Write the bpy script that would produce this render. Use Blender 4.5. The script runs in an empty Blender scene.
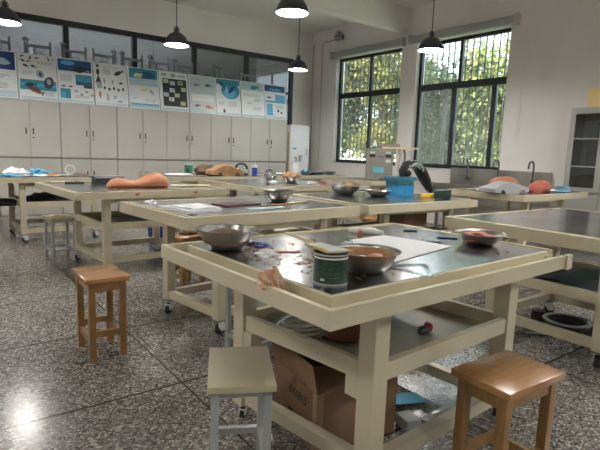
import bpy, bmesh, math, random
from mathutils import Vector, Matrix, noise
random.seed(7)
R_ = math.radians
scn = bpy.context.scene
COL = scn.collection

# ------------------------------------------------------------------ materials
def mat(name, col, rough=.5, metal=0., spec=.5, emit=None, es=0., bump=None, var=None, coat=0., trans=0.):
    m = bpy.data.materials.new(name); m.use_nodes = True
    nt = m.node_tree; b = nt.nodes['Principled BSDF']
    b.inputs['Base Color'].default_value = (*col, 1)
    b.inputs['Roughness'].default_value = rough
    b.inputs['Metallic'].default_value = metal
    b.inputs['Specular IOR Level'].default_value = spec
    b.inputs['Coat Weight'].default_value = coat
    if trans: b.inputs['Transmission Weight'].default_value = trans
    if emit:
        b.inputs['Emission Color'].default_value = (*emit, 1); b.inputs['Emission Strength'].default_value = es
    tc = nt.nodes.new('ShaderNodeTexCoord')
    if var:      # (scale, amount) gentle mottling
        n = nt.nodes.new('ShaderNodeTexNoise'); n.inputs['Scale'].default_value = var[0]; n.inputs['Detail'].default_value = 5
        nt.links.new(tc.outputs['Object'], n.inputs['Vector'])
        mx = nt.nodes.new('ShaderNodeMix'); mx.data_type = 'RGBA'
        k = var[1]
        c2 = var[2] if len(var) > 2 else tuple(c*(1-k) for c in col)
        mx.inputs[6].default_value = (*[min(1, c*(1+k*.5)) for c in col], 1); mx.inputs[7].default_value = (*c2, 1)
        rp = nt.nodes.new('ShaderNodeMapRange'); rp.inputs[1].default_value = .35; rp.inputs[2].default_value = .7
        nt.links.new(n.outputs['Fac'], rp.inputs[0]); nt.links.new(rp.outputs[0], mx.inputs[0])
        nt.links.new(mx.outputs[2], b.inputs['Base Color'])
    if bump:
        n2 = nt.nodes.new('ShaderNodeTexNoise'); n2.inputs['Scale'].default_value = bump[0]; n2.inputs['Detail'].default_value = 4
        nt.links.new(tc.outputs['Object'], n2.inputs['Vector'])
        bp = nt.nodes.new('ShaderNodeBump'); bp.inputs['Strength'].default_value = bump[1]; bp.inputs['Distance'].default_value = .01
        nt.links.new(n2.outputs['Fac'], bp.inputs['Height']); nt.links.new(bp.outputs[0], b.inputs['Normal'])
    return m

M = {}
M['cream'] = mat('cream_paint', (.62,.56,.40), .38, var=(3, .10))
M['steel'] = mat('stainless_sheet', (.52,.52,.53), .20, 1., var=(4, .30))
M['steelb'] = mat('stainless_bowl', (.33,.32,.30), .3, 1., bump=(9, .15))
M['tapm'] = mat('tap_steel', (.13,.13,.13), .35, .6)
M['sinks'] = mat('sink_steel', (.50,.49,.47), .32, 1., var=(3, .2))
M['wall'] = mat('wall_paint', (.80,.77,.745), .8, var=(1.2, .05))
M['ceil'] = mat('ceiling_paint', (.78,.75,.73), .85)
M['cab'] = mat('cabinet_enamel', (.50,.485,.44), .45, var=(1.5, .06))
M['cabg'] = mat('grey_cabinet_enamel', (.33,.33,.31), .4)
M['cabshade'] = mat('cabinet_gap', (.22,.21,.19), .6)
M['seam'] = mat('dark_gap', (.05,.05,.05), .7)
M['frame'] = mat('dark_frame', (.022,.026,.03), .4)
M['black'] = mat('black_plastic', (.015,.015,.017), .35)
M['blackc'] = mat('black_cloth', (.02,.02,.022), .85, bump=(20, .4))
M['rubber'] = mat('rubber', (.02,.02,.02), .6)
M['white'] = mat('white_plastic', (.80,.80,.80), .35)
M['paper'] = mat('white_paper', (.82,.82,.84), .8)
M['greym'] = mat('grey_tube', (.44,.46,.47), .35, .3)
M['greyd'] = mat('grey_rack', (.20,.21,.22), .5, .2)
M['lam'] = mat('cream_laminate', (.48,.43,.29), .4, var=(6, .08))
M['shade_out'] = mat('shade_enamel', (.055,.058,.07), .4)
M['shade_in'] = mat('shade_inner', (.85,.85,.85), .5)
M['cord'] = mat('cord', (.03,.03,.03), .7)
M['green'] = mat('green_can', (.014,.045,.033), .35)
M['greenl'] = mat('green_canister', (.03,.20,.10), .4)
M['blue'] = mat('blue_plastic', (.03,.30,.60), .4)
M['blued'] = mat('deep_blue', (.02,.06,.35), .35)
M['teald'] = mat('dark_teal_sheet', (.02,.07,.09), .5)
M['teal'] = mat('teal_plastic', (.03,.17,.24), .45)
M['ltblue'] = mat('light_blue_sheet', (.10,.42,.62), .5)
M['yellow'] = mat('yellow_sponge', (.75,.48,.06), .8)
M['red'] = mat('red_plastic', (.45,.03,.03), .4)
M['maroon'] = mat('maroon_mat', (.085,.025,.03), .6, bump=(60, .3))
M['clay_or'] = mat('orange_clay', (.46,.19,.095), .38, bump=(14, .25), var=(7, .12))
M['clay_br'] = mat('brown_clay', (.40,.215,.10), .6, bump=(25, .5), var=(10, .25))
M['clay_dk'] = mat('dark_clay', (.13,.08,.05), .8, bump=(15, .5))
M['clay_gr'] = mat('grey_clay', (.36,.37,.37), .6, bump=(18, .3))
M['clay_red'] = mat('red_clay', (.42,.12,.08), .5, bump=(10, .5), var=(9, .2))
M['clay_crust'] = mat('crusted_clay', (.42,.20,.10), .8, bump=(18,.7), var=(30,.3,(.62,.52,.42)))
M['can_print'] = mat('can_print', (.10,.13,.12), .5)
M['chrome'] = mat('chrome', (.75,.75,.75), .12, 1.)
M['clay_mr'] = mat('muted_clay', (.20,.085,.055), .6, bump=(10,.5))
M['crumb'] = mat('clay_crumb', (.36,.20,.09), .85)
M['card'] = mat('cardboard', (.26,.155,.085), .85, var=(5, .12))
M['tape'] = mat('packing_tape', (.36,.24,.13), .3)
M['ink'] = mat('ink', (.02,.02,.02), .7)
M['pipe'] = mat('conduit', (.55,.53,.50), .6)
M['val'] = mat('blind_box', (.36,.37,.36), .5)
M['plank'] = mat('plank_wood', (.66,.55,.34), .6, var=(8, .15))
M['orange'] = mat('orange_plastic', (.8,.22,.03), .4)
M['basin'] = mat('basin_rim', (.30,.31,.31), .5)
M['ground'] = mat('ground', (.42,.42,.34), .9, var=(1.5, .4, (.10,.20,.04)))
M['bark'] = mat('bark', (.10,.08,.06), .9)
M['barm'] = mat('bar_paint', (.07,.075,.08), .5)
M['label'] = mat('label_white', (.75,.78,.78), .6)
M['panel'] = mat('instrument_enamel', (.25,.24,.21), .5)
M['tile'] = mat('outer_tile', (.62,.62,.62), .5)
M['yellowbox'] = mat('kraft_box', (.72,.55,.25), .8)
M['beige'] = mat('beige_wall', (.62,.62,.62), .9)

def wood(name, c1, c2, rough=.3):
    m = bpy.data.materials.new(name); m.use_nodes = True; nt = m.node_tree; b = nt.nodes['Principled BSDF']
    tc = nt.nodes.new('ShaderNodeTexCoord'); mp = nt.nodes.new('ShaderNodeMapping'); mp.inputs['Scale'].default_value = (3, 22, 3)
    n = nt.nodes.new('ShaderNodeTexNoise'); n.inputs['Scale'].default_value = 2.5; n.inputs['Detail'].default_value = 6
    cr = nt.nodes.new('ShaderNodeValToRGB'); cr.color_ramp.elements[0].color = (*c1, 1); cr.color_ramp.elements[1].color = (*c2, 1)
    cr.color_ramp.elements[0].position = .35; cr.color_ramp.elements[1].position = .7
    nt.links.new(tc.outputs['Object'], mp.inputs[0]); nt.links.new(mp.outputs[0], n.inputs['Vector'])
    nt.links.new(n.outputs['Fac'], cr.inputs[0]); nt.links.new(cr.outputs[0], b.inputs['Base Color'])
    b.inputs['Roughness'].default_value = rough; b.inputs['Coat Weight'].default_value = .35; b.inputs['Coat Roughness'].default_value = .22
    return m
M['wood'] = wood('varnished_wood', (.24,.125,.042), (.35,.195,.07))
M['woodd'] = wood('dark_varnished_wood', (.17,.072,.028), (.27,.12,.045))
M['woodt'] = wood('seat_wood', (.34,.16,.06), (.43,.225,.085), .22)

def terrazzo():
    m = bpy.data.materials.new('terrazzo'); m.use_nodes = True; nt = m.node_tree; N = nt.nodes; L = nt.links
    b = N['Principled BSDF']; tc = N.new('ShaderNodeTexCoord')
    def ramp(stops, src, interp='LINEAR'):
        cr = N.new('ShaderNodeValToRGB'); e = cr.color_ramp; e.interpolation = interp
        e.elements[0].position, e.elements[0].color = stops[0][0], (*stops[0][1], 1)
        e.elements[1].position, e.elements[1].color = stops[-1][0], (*stops[-1][1], 1)
        for p, c in stops[1:-1]:
            el = e.elements.new(p); el.color = (*c, 1)
        L.new(src, cr.inputs[0]); return cr.outputs[0]
    v = N.new('ShaderNodeTexVoronoi'); v.inputs['Scale'].default_value = 95; L.new(tc.outputs['Object'], v.inputs['Vector'])
    sp = N.new('ShaderNodeSeparateColor'); L.new(v.outputs['Color'], sp.inputs[0])
    chips = ramp([(0,(.06,.055,.05)),(.16,(.14,.13,.12)),(.38,(.22,.205,.19)),(.62,(.33,.31,.285)),(.84,(.52,.50,.47))], sp.outputs[0], 'CONSTANT')
    ve = N.new('ShaderNodeTexVoronoi'); ve.feature = 'DISTANCE_TO_EDGE'; ve.inputs['Scale'].default_value = 95; L.new(tc.outputs['Object'], ve.inputs['Vector'])
    ed = ramp([(0,(0,0,0)),(.09,(1,1,1))], ve.outputs['Distance'])
    mx = N.new('ShaderNodeMix'); mx.data_type = 'RGBA'; L.new(ed, mx.inputs[0]); mx.inputs[6].default_value = (.15,.14,.13,1); L.new(chips, mx.inputs[7])
    # broad grime
    n = N.new('ShaderNodeTexNoise'); n.inputs['Scale'].default_value = 1.3; n.inputs['Detail'].default_value = 7; L.new(tc.outputs['Object'], n.inputs['Vector'])
    gr = ramp([(.3,(.66,.64,.62)),(.65,(1,1,1))], n.outputs['Fac'])
    m2 = N.new('ShaderNodeMix'); m2.data_type = 'RGBA'; m2.blend_type = 'MULTIPLY'; m2.inputs[0].default_value = 1; L.new(mx.outputs[2], m2.inputs[6]); L.new(gr, m2.inputs[7])
    # sparse dark crumbs / stains
    n3 = N.new('ShaderNodeTexNoise'); n3.inputs['Scale'].default_value = 30; n3.inputs['Detail'].default_value = 3; L.new(tc.outputs['Object'], n3.inputs['Vector'])
    st = ramp([(.70,(1,1,1)),(.735,(.25,.22,.2))], n3.outputs['Fac'])
    m3 = N.new('ShaderNodeMix'); m3.data_type = 'RGBA'; m3.blend_type = 'MULTIPLY'; m3.inputs[0].default_value = 1; L.new(m2.outputs[2], m3.inputs[6]); L.new(st, m3.inputs[7])
    # joint strips
    xyz = N.new('ShaderNodeSeparateXYZ'); L.new(tc.outputs['Object'], xyz.inputs[0])
    def joint(sock, off, per, hw=.0045):
        a = N.new('ShaderNodeMath'); a.operation = 'SUBTRACT'; L.new(sock, a.inputs[0]); a.inputs[1].default_value = off - per/2
        c = N.new('ShaderNodeMath'); c.operation = 'FLOORED_MODULO'; L.new(a.outputs[0], c.inputs[0]); c.inputs[1].default_value = per
        d = N.new('ShaderNodeMath'); d.operation = 'SUBTRACT'; L.new(c.outputs[0], d.inputs[0]); d.inputs[1].default_value = per/2
        e = N.new('ShaderNodeMath'); e.operation = 'ABSOLUTE'; L.new(d.outputs[0], e.inputs[0])
        f = N.new('ShaderNodeMath'); f.operation = 'LESS_THAN'; L.new(e.outputs[0], f.inputs[0]); f.inputs[1].default_value = hw
        return f.outputs[0]
    jx = joint(xyz.outputs[0], 1.005, .93); jy = joint(xyz.outputs[1], 2.29, .93, .007)
    mxx = N.new('ShaderNodeMath'); mxx.operation = 'MAXIMUM'; L.new(jx, mxx.inputs[0]); L.new(jy, mxx.inputs[1])
    m4 = N.new('ShaderNodeMix'); m4.data_type = 'RGBA'; L.new(mxx.outputs[0], m4.inputs[0]); L.new(m3.outputs[2], m4.inputs[6]); m4.inputs[7].default_value = (.018,.017,.016,1)
    L.new(m4.outputs[2], b.inputs['Base Color'])
    rr = N.new('ShaderNodeMapRange'); rr.inputs[3].default_value = .13; rr.inputs[4].default_value = .26; L.new(n.outputs['Fac'], rr.inputs[0]); L.new(rr.outputs[0], b.inputs['Roughness'])
    b.inputs['Specular IOR Level'].default_value = .5
    return m
M['terrazzo'] = terrazzo()

def glass(name, haze, tint=(.9,.95,.95), gl=.06, rough=.02):
    m = bpy.data.materials.new(name); m.use_nodes = True; nt = m.node_tree; N = nt.nodes; L = nt.links
    N.remove(N['Principled BSDF']); out = N['Material Output']
    t = N.new('ShaderNodeBsdfTransparent'); t.inputs[0].default_value = (*tint, 1)
    g = N.new('ShaderNodeBsdfGlossy'); g.inputs['Roughness'].default_value = rough
    d = N.new('ShaderNodeBsdfDiffuse'); d.inputs[0].default_value = (.6,.6,.58,1)
    fr = N.new('ShaderNodeLayerWeight'); fr.inputs[0].default_value = .5
    pw = N.new('ShaderNodeMath'); pw.operation = 'POWER'; L.new(fr.outputs['Facing'], pw.inputs[0]); pw.inputs[1].default_value = 4.
    mu = N.new('ShaderNodeMath'); mu.operation = 'MULTIPLY_ADD'; L.new(pw.outputs[0], mu.inputs[0]); mu.inputs[1].default_value = .8; mu.inputs[2].default_value = gl
    a = N.new('ShaderNodeMixShader'); a.inputs[0].default_value = haze; L.new(t.outputs[0], a.inputs[1]); L.new(d.outputs[0], a.inputs[2])
    c = N.new('ShaderNodeMixShader'); L.new(mu.outputs[0], c.inputs[0]); L.new(a.outputs[0], c.inputs[1]); L.new(g.outputs[0], c.inputs[2])
    L.new(c.outputs[0], out.inputs[0]); return m
M['glass'] = glass('window_glass', .06)
M['pglass'] = glass('partition_glass', .14, (.72,.75,.78), .10)
M['scr'] = glass('insect_mesh', .24, (.85,.87,.88), .0, .5)
M['scr2'] = glass('dusty_glass', .10, (.95,.95,.95), .0, .5)
M['cglass'] = glass('cabinet_glass', .03, (.65,.68,.68), .03)
M['film'] = glass('clear_film', .22, (.95,.95,.95), .12, .12)
M['setsq'] = glass('clear_acrylic', .15, (.85,.9,.9), .12, .05)

def leafmat(name, c):
    m = bpy.data.materials.new(name); m.use_nodes = True; nt = m.node_tree; N = nt.nodes; L = nt.links
    N.remove(N['Principled BSDF']); out = N['Material Output']
    tc = N.new('ShaderNodeTexCoord'); n = N.new('ShaderNodeTexNoise'); n.inputs['Scale'].default_value = 4; n.inputs['Detail'].default_value = 6
    L.new(tc.outputs['Object'], n.inputs['Vector'])
    cr = N.new('ShaderNodeValToRGB'); cr.color_ramp.elements[0].position = .35; cr.color_ramp.elements[1].position = .68
    cr.color_ramp.elements[0].color = (c[0]*.35, c[1]*.4, c[2]*.5, 1); cr.color_ramp.elements[1].color = (*c, 1)
    L.new(n.outputs['Fac'], cr.inputs[0])
    d = N.new('ShaderNodeBsdfDiffuse'); t = N.new('ShaderNodeBsdfTranslucent'); L.new(cr.outputs[0], d.inputs[0]); L.new(cr.outputs[0], t.inputs[0])
    x = N.new('ShaderNodeMixShader'); x.inputs[0].default_value = .45; L.new(d.outputs[0], x.inputs[1]); L.new(t.outputs[0], x.inputs[2]); L.new(x.outputs[0], out.inputs[0])
    return m
M['leaf1'] = leafmat('leaf_olive', (.36,.33,.12)); M['leaf2'] = leafmat('leaf_green', (.33,.35,.13)); M['leaf3'] = leafmat('leaf_dark', (.16,.19,.10))

# ------------------------------------------------------------------ mesh builder
class MB:
    def __init__(s): s.bm = bmesh.new(); s.mats = []
    def mi(s, m):
        if m is None: return 0
        mm = M[m] if isinstance(m, str) else m
        if mm not in s.mats: s.mats.append(mm)
        return s.mats.index(mm)
    def _fin(s, n0, mat, mx=None):
        s.bm.verts.ensure_lookup_table(); s.bm.faces.ensure_lookup_table()
        i = s.mi(mat)
        for f in s.bm.faces[n0[1]:]: f.material_index = i
        if mx is not None:
            for v in s.bm.verts[n0[0]:]: v.co = mx @ v.co
    def st(s): return (len(s.bm.verts), len(s.bm.faces))
    def box(s, a, b, mat=None, bev=0., mx=None):
        n0 = s.st()
        x0,y0,z0 = a; x1,y1,z1 = b
        if bev > 0:
            t = bmesh.new(); bmesh.ops.create_cube(t, size=1)
            for v in t.verts: v.co = Vector(((x0+x1)/2+v.co.x*(x1-x0), (y0+y1)/2+v.co.y*(y1-y0), (z0+z1)/2+v.co.z*(z1-z0)))
            bmesh.ops.bevel(t, geom=t.edges[:], offset=bev, segments=2, affect='EDGES', profile=.6)
            s._merge(t)
        else:
            vs = [s.bm.verts.new(p) for p in ((x0,y0,z0),(x1,y0,z0),(x1,y1,z0),(x0,y1,z0),(x0,y0,z1),(x1,y0,z1),(x1,y1,z1),(x0,y1,z1))]
            for q in ((3,2,1,0),(4,5,6,7),(0,1,5,4),(1,2,6,5),(2,3,7,6),(3,0,4,7)): s.bm.faces.new([vs[k] for k in q])
        s._fin(n0, mat, mx); return s
    def _merge(s, t):
        mp = {v: s.bm.verts.new(v.co) for v in t.verts}
        for f in t.faces: s.bm.faces.new([mp[v] for v in f.verts])
        t.free()
    def lathe(s, prof, mat=None, seg=28, mx=None, cap0=False, cap1=False):
        n0 = s.st(); rings = []
        for r, z in prof:
            if r < 1e-5: rings.append([s.bm.verts.new((0,0,z))])
            else: rings.append([s.bm.verts.new((r*math.cos(2*math.pi*k/seg), r*math.sin(2*math.pi*k/seg), z)) for k in range(seg)])
        for A, B in zip(rings, rings[1:]):
            for k in range(seg):
                k2 = (k+1) % seg
                if len(A) == 1 and len(B) == 1: continue
                if len(A) == 1: s.bm.faces.new((A[0], B[k2], B[k]))
                elif len(B) == 1: s.bm.faces.new((A[k], A[k2], B[0]))
                else: s.bm.faces.new((A[k], A[k2], B[k2], B[k]))
        if cap0 and len(rings[0]) > 1: s.bm.faces.new(rings[0][::-1])
        if cap1 and len(rings[-1]) > 1: s.bm.faces.new(rings[-1])
        s._fin(n0, mat, mx); return s
    def tube(s, pts, r, mat=None, seg=8, closed=False, flat=1., mx=None):
        n0 = s.st(); pts = [Vector(p) for p in pts]; rings = []; n = len(pts)
        rr = r if isinstance(r, (list, tuple)) else [r]*n
        prev = None
        for i, p in enumerate(pts):
            if closed: d = pts[(i+1) % n]-pts[i-1]
            else: d = pts[min(i+1, n-1)]-pts[max(i-1, 0)]
            d.normalize()
            up = Vector((0,0,1)) if abs(d.z) < .95 else Vector((1,0,0))
            if prev is not None: up = prev
            a = d.cross(up)
            if a.length < 1e-4: a = d.cross(Vector((0,1,0)))
            a.normalize(); c = a.cross(d).normalized(); prev = c
            rings.append([s.bm.verts.new(p + (a*math.cos(2*math.pi*k/seg) + c*math.sin(2*math.pi*k/seg)*flat)*rr[i]) for k in range(seg)])
        rng = list(zip(rings, rings[1:])) + ([(rings[-1], rings[0])] if closed else [])
        for A, B in rng:
            for k in range(seg): s.bm.faces.new((A[k], A[(k+1) % seg], B[(k+1) % seg], B[k]))
        if not closed: s.bm.faces.new(rings[0][::-1]); s.bm.faces.new(rings[-1])
        s._fin(n0, mat, mx); return s
    def prism(s, poly, z0, z1, mat=None, mx=None):
        n0 = s.st()
        a = [s.bm.verts.new((x, y, z0)) for x, y in poly]; b = [s.bm.verts.new((x, y, z1)) for x, y in poly]; n = len(poly)
        s.bm.faces.new(a[::-1]); s.bm.faces.new(b)
        for k in range(n): s.bm.faces.new((a[k], a[(k+1) % n], b[(k+1) % n], b[k]))
        s._fin(n0, mat, mx); return s
    def grid(s, nx, ny, fn, mat=None, th=0., mx=None):
        n0 = s.st()
        V = [[s.bm.verts.new(fn(i/nx, j/ny)) for j in range(ny+1)] for i in range(nx+1)]
        for i in range(nx):
            for j in range(ny): s.bm.faces.new((V[i][j], V[i+1][j], V[i+1][j+1], V[i][j+1]))
        if th:
            W = [[s.bm.verts.new(V[i][j].co-Vector((0,0,th))) for j in range(ny+1)] for i in range(nx+1)]
            for i in range(nx):
                for j in range(ny): s.bm.faces.new((W[i][j], W[i][j+1], W[i+1][j+1], W[i+1][j]))
            for i in range(nx):
                s.bm.faces.new((V[i][0], W[i][0], W[i+1][0], V[i+1][0])); s.bm.faces.new((V[i][ny], V[i+1][ny], W[i+1][ny], W[i][ny]))
            for j in range(ny):
                s.bm.faces.new((V[0][j], V[0][j+1], W[0][j+1], W[0][j])); s.bm.faces.new((V[nx][j], W[nx][j], W[nx][j+1], V[nx][j+1]))
        s._fin(n0, mat, mx); return s
    def blob(s, c, rad, mat=None, sub=3, amp=.15, freq=3., seed=0, flatz=None, mx=None):
        n0 = s.st(); t = bmesh.new(); bmesh.ops.create_icosphere(t, subdivisions=sub, radius=1)
        for v in t.verts:
            k = 1+amp*noise.noise(v.co*freq+Vector((seed*7.3, seed, 3)))
            p = Vector((v.co.x*rad[0]*k, v.co.y*rad[1]*k, v.co.z*rad[2]*k))
            if flatz is not None and p.z < flatz: p.z = flatz
            v.co = p + Vector(c)
        s._merge(t); s._fin(n0, mat, mx); return s
    def build(s, name, mat=None, parent=None, smooth=None, loc=None, rz=0.):
        bmesh.ops.recalc_face_normals(s.bm, faces=s.bm.faces[:])
        me = bpy.data.meshes.new(name); s.bm.to_mesh(me); s.bm.free()
        if mat is not None: me.materials.append(M[mat] if isinstance(mat, str) else mat)
        for m in s.mats:
            if mat is None: me.materials.append(m)
        if smooth is not None:
            for p in me.polygons: p.use_smooth = True
            me.update()
            try: me.set_sharp_from_angle(angle=R_(smooth))
            except Exception: pass
        o = bpy.data.objects.new(name, me); COL.objects.link(o)
        if parent: o.parent = parent
        if loc: o.location = loc
        if rz: o.rotation_euler.z = rz
        return o

def tag(o, label=None, cat=None, group=None, kind=None):
    if label: o['label'] = label
    if cat: o['category'] = cat
    if group: o['group'] = group
    if kind: o['kind'] = kind
    return o
def thing(name, label, cat, loc=(0,0,0), rz=0., group=None):
    o = bpy.data.objects.new(name, None); COL.objects.link(o); o.empty_display_size = .1
    o.location = loc; o.rotation_euler.z = rz
    return tag(o, label, cat, group)
def struct(o, label=None, cat='wall'):
    o['kind'] = 'structure'; o['category'] = cat; o['label'] = label or o.name.replace('_', ' '); return o
def kids(o): return [c for c in o.children]
def dup(o, loc=None, rz=None, label=None, group=None, scale=None):
    r = o.copy(); COL.objects.link(r)
    if loc is not None: r.location = loc
    if rz is not None: r.rotation_euler.z = rz
    if scale is not None: r.scale = scale
    if label: r['label'] = label
    if group: r['group'] = group
    for ch in list(o.children):
        c = ch.copy(); COL.objects.link(c); c.parent = r
        for g in ch.children:
            d = g.copy(); COL.objects.link(d); d.parent = c
    return r
def T(x=0, y=0, z=0, rz=0, rx=0, ry=0, s=1):
    return Matrix.Translation((x,y,z)) @ Matrix.Rotation(rz,4,'Z') @ Matrix.Rotation(ry,4,'Y') @ Matrix.Rotation(rx,4,'X') @ Matrix.Scale(s,4)
def text_mesh(txt, size, m, name, parent, mx):
    cu = bpy.data.curves.new(name, 'FONT'); cu.body = txt; cu.size = size; cu.extrude = .0004
    t = bpy.data.objects.new('tmp', cu); COL.objects.link(t)
    me = bpy.data.meshes.new_from_object(t.evaluated_get(bpy.context.evaluated_depsgraph_get()))
    bpy.data.objects.remove(t); bpy.data.curves.remove(cu)
    me.transform(mx); me.materials.clear(); me.materials.append(M[m])
    o = bpy.data.objects.new(name, me); COL.objects.link(o); o.parent = parent; return o

# ------------------------------------------------------------------ camera
cam = bpy.data.cameras.new('camera'); co = bpy.data.objects.new('camera', cam); COL.objects.link(co)
a = Vector((.79986253,.05973407,-.59720329)); b_ = Vector((-.59917111,.13723582,-.78877139)); c_ = a.cross(b_)
co.matrix_world = Matrix.Translation((0,0,1.2)) @ Matrix((a, b_, c_)).to_4x4()
cam.sensor_width = 36; cam.lens = 30.; cam.clip_start = .05; scn.camera = co

# ------------------------------------------------------------------ room shell
XW, YW, XL, YB, HC = 7.29, 9.35, -2.6, -3.2, 3.86
def slab(name, a, b, m, label=None, cat='wall'):
    return struct(MB().box(a, b).build(name, m), label, cat)
slab('floor', (XL-.2,YB-.2,-.1), (XW+.24,YW+2.6,0), 'terrazzo', 'grey speckled terrazzo floor with thin dark joints', 'floor')
slab('ceiling', (XL-.2,YB-.2,HC), (XW+.24,YW+2.6,HC+.15), 'ceil', 'off white painted ceiling', 'ceiling')
slab('wall_rear', (XL,YB-.2,0), (XW,YB,HC), 'wall')
slab('wall_side', (XL-.2,YB-.2,0), (XL,YW+2.6,HC), 'wall')
# window wall with openings
wins = [(6.66,8.52), (4.48,6.30), (-2.2,-.3)]
wz0, wz1 = .99, 3.20
mb = MB()
mb.box((XW,YB-.2,0), (XW+.24,YW+2.6,wz0)); mb.box((XW,YB-.2,wz1), (XW+.24,YW+2.6,HC))
ys = [YB-.2] + sorted([v for w in wins for v in w]) + [YW+2.6]
for i in range(0, len(ys), 2): mb.box((XW,ys[i],wz0), (XW+.24,ys[i+1],wz1))
struct(mb.build('wall_right', 'wall'), 'white painted wall holding the barred windows')
# left wall: painted band above the partition, short return by the corner
mb = MB(); mb.box((XL,YW,3.22), (XW,YW+.15,HC)); mb.box((6.75,YW,0), (XW,YW+.15,3.22))
struct(mb.build('wall_left', 'wall'), 'plain wall band above the glazed partition')
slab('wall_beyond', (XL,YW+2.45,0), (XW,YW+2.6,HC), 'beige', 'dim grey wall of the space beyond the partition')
# ceiling beams
slab('trim_1', (XL,6.56,3.45), (XW,6.74,HC), 'ceil', 'deep painted ceiling beam ending between the two windows', 'beam')
slab('trim_2', (XL,1.6,3.45), (XW,1.8,HC), 'ceil', 'painted ceiling beam over the near tables', 'beam')
# partition
pt = bpy.data.objects.new('window_4', None); COL.objects.link(pt); struct(pt, 'dark framed glazed partition above the metal cabinets', 'partition')
mb = MB(); mb.box((XL,YW,3.13), (6.75,YW+.08,3.22)); mb.box((XL,YW,0), (6.75,YW+.08,.12)); mb.build('frame', 'frame', pt)
for x in (6.71, 5.55, 4.37, 3.2, 2.05, .9, -.3, -1.5):
    MB().box((x-.04,YW,.12), (x+.04,YW+.08,3.13)).build('post', 'frame', pt)
MB().box((5.59,YW+.01,2.44), (6.67,YW+.07,2.49)).build('rail', 'frame', pt)
MB().box((XL,YW+.035,.12), (6.71,YW+.045,3.13)).build('pane', 'pglass', pt)

def make_window(i, y0, y1, mull_top, mulls_low):
    w = bpy.data.objects.new('window_%d' % i, None); COL.objects.link(w)
    struct(w, {1:'barred window beside the tall air conditioner',2:'barred window behind the sink taps',3:'barred window behind the viewer'}[i], 'window')
    x0, x1 = XW+.10, XW+.16
    mb = MB(); f = .055
    mb.box((x0,y0,wz0), (x1,y0+f,wz1)); mb.box((x0,y1-f,wz0), (x1,y1,wz1)); mb.box((x0,y0+f,wz0), (x1,y1-f,wz0+.07)); mb.box((x0,y0+f,wz1-f), (x1,y1-f,wz1))
    mb.build('window_frame', 'frame', w)
    MB().box((x0-.01,y0+f,2.36), (x1,y1-f,2.47)).build('transom', 'frame', w)
    for y in mull_top: MB().box((x0,y-.03,2.47), (x1,y+.03,wz1-f)).build('mullion', 'frame', w)
    for y, hw in mulls_low: MB().box((x0,y-hw,wz0+.07), (x1,y+hw,2.36)).build('mullion', 'frame', w)
    MB().box((x0+.025,y0+f,wz0+.07), (x0+.031,y1-f,wz1-f)).build('pane', 'glass', w)
    # outside security grille, uneven horizontal rungs
    mb = MB(); n = int((y1-y0)/.115); xg = XW+.30
    yy = [y0-.02+(y1-y0+.04)*k/n for k in range(n+1)]
    for y in yy: mb.box((xg-.009,y-.010,wz0-.05), (xg+.009,y+.010,wz1+.05))
    for k in range(n):
        for zz in ((1.30 if k % 3 else 1.42), (1.85 if k % 2 else 1.98), (2.30 if k % 3 == 1 else 2.18), (2.75 if k % 2 else 2.66)):
            mb.box((xg-.006,yy[k]-.004,zz-.007), (xg+.006,yy[k+1]+.004,zz+.007))
    for z in (wz0-.05, wz1+.05): mb.box((xg-.01,y0-.04,z-.012), (xg+.01,y1+.04,z+.012))
    for z in (wz0-.05, wz1+.05):
        for y in (y0-.04, y1+.04): mb.box((XW+.24,y-.01,z-.01), (xg+.01,y+.01,z+.01))
    mb.build('security_grille', 'barm', w)
    MB().box((XW-.02,y0-.0,wz0-.03), (XW+.10,y1+.0,wz0+.0)).build('sill', 'wall', w)
    return w
make_window(1, *wins[0], [7.56], [(7.55,.035)])
w2 = make_window(2, *wins[1], [5.42], [(5.50,.045),(4.74,.04)])
MB().box((XW+.07,5.62,wz0+.07), (XW+.095,5.70,2.36)).build('sash_stile', 'greym', w2)
MB().box((XW+.115,5.55,wz0+.07), (XW+.118,6.24,2.36)).build('insect_screen', 'scr', w2)
MB().box((XW+.115,4.76,wz0+.07), (XW+.118,5.44,2.36)).build('dusty_pane', 'scr2', w2)
MB().box((XW+.06,5.44,1.62), (XW+.09,5.48,1.80)).build('latch', 'black', w2)
make_window(3, *wins[2], [-1.2], [(-1.2,.04)])

# blind boxes
def blind(y0, y1, lab, cord):
    t = thing('roller_blind', lab, 'blind', (XW,y0,3.2))
    L = y1-y0
    MB().box((-.10,0,0), (0,L,.13), bev=.02).build('housing', 'val', t, 40)
    for e in (0, L): MB().box((-.11,e-.02,-.01), (0,e+.02,.15), bev=.006).build('end_cap', 'pipe', t, 40)
    mb = MB(); mb.tube([(-.03,cord,0), (-.03,cord,-1.75), (-.03,cord+.03,-1.8), (-.03,cord+.06,-1.75), (-.03,cord+.06,0)], .004, seg=5)
    mb.build('pull_chain', 'white', t, 60)
blind(6.60, 8.63, 'grey rolled blind housing above the window by the air conditioner', 1.95)
blind(4.36, 6.42, 'grey rolled blind housing above the window behind the taps', -.28+.1)

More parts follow.
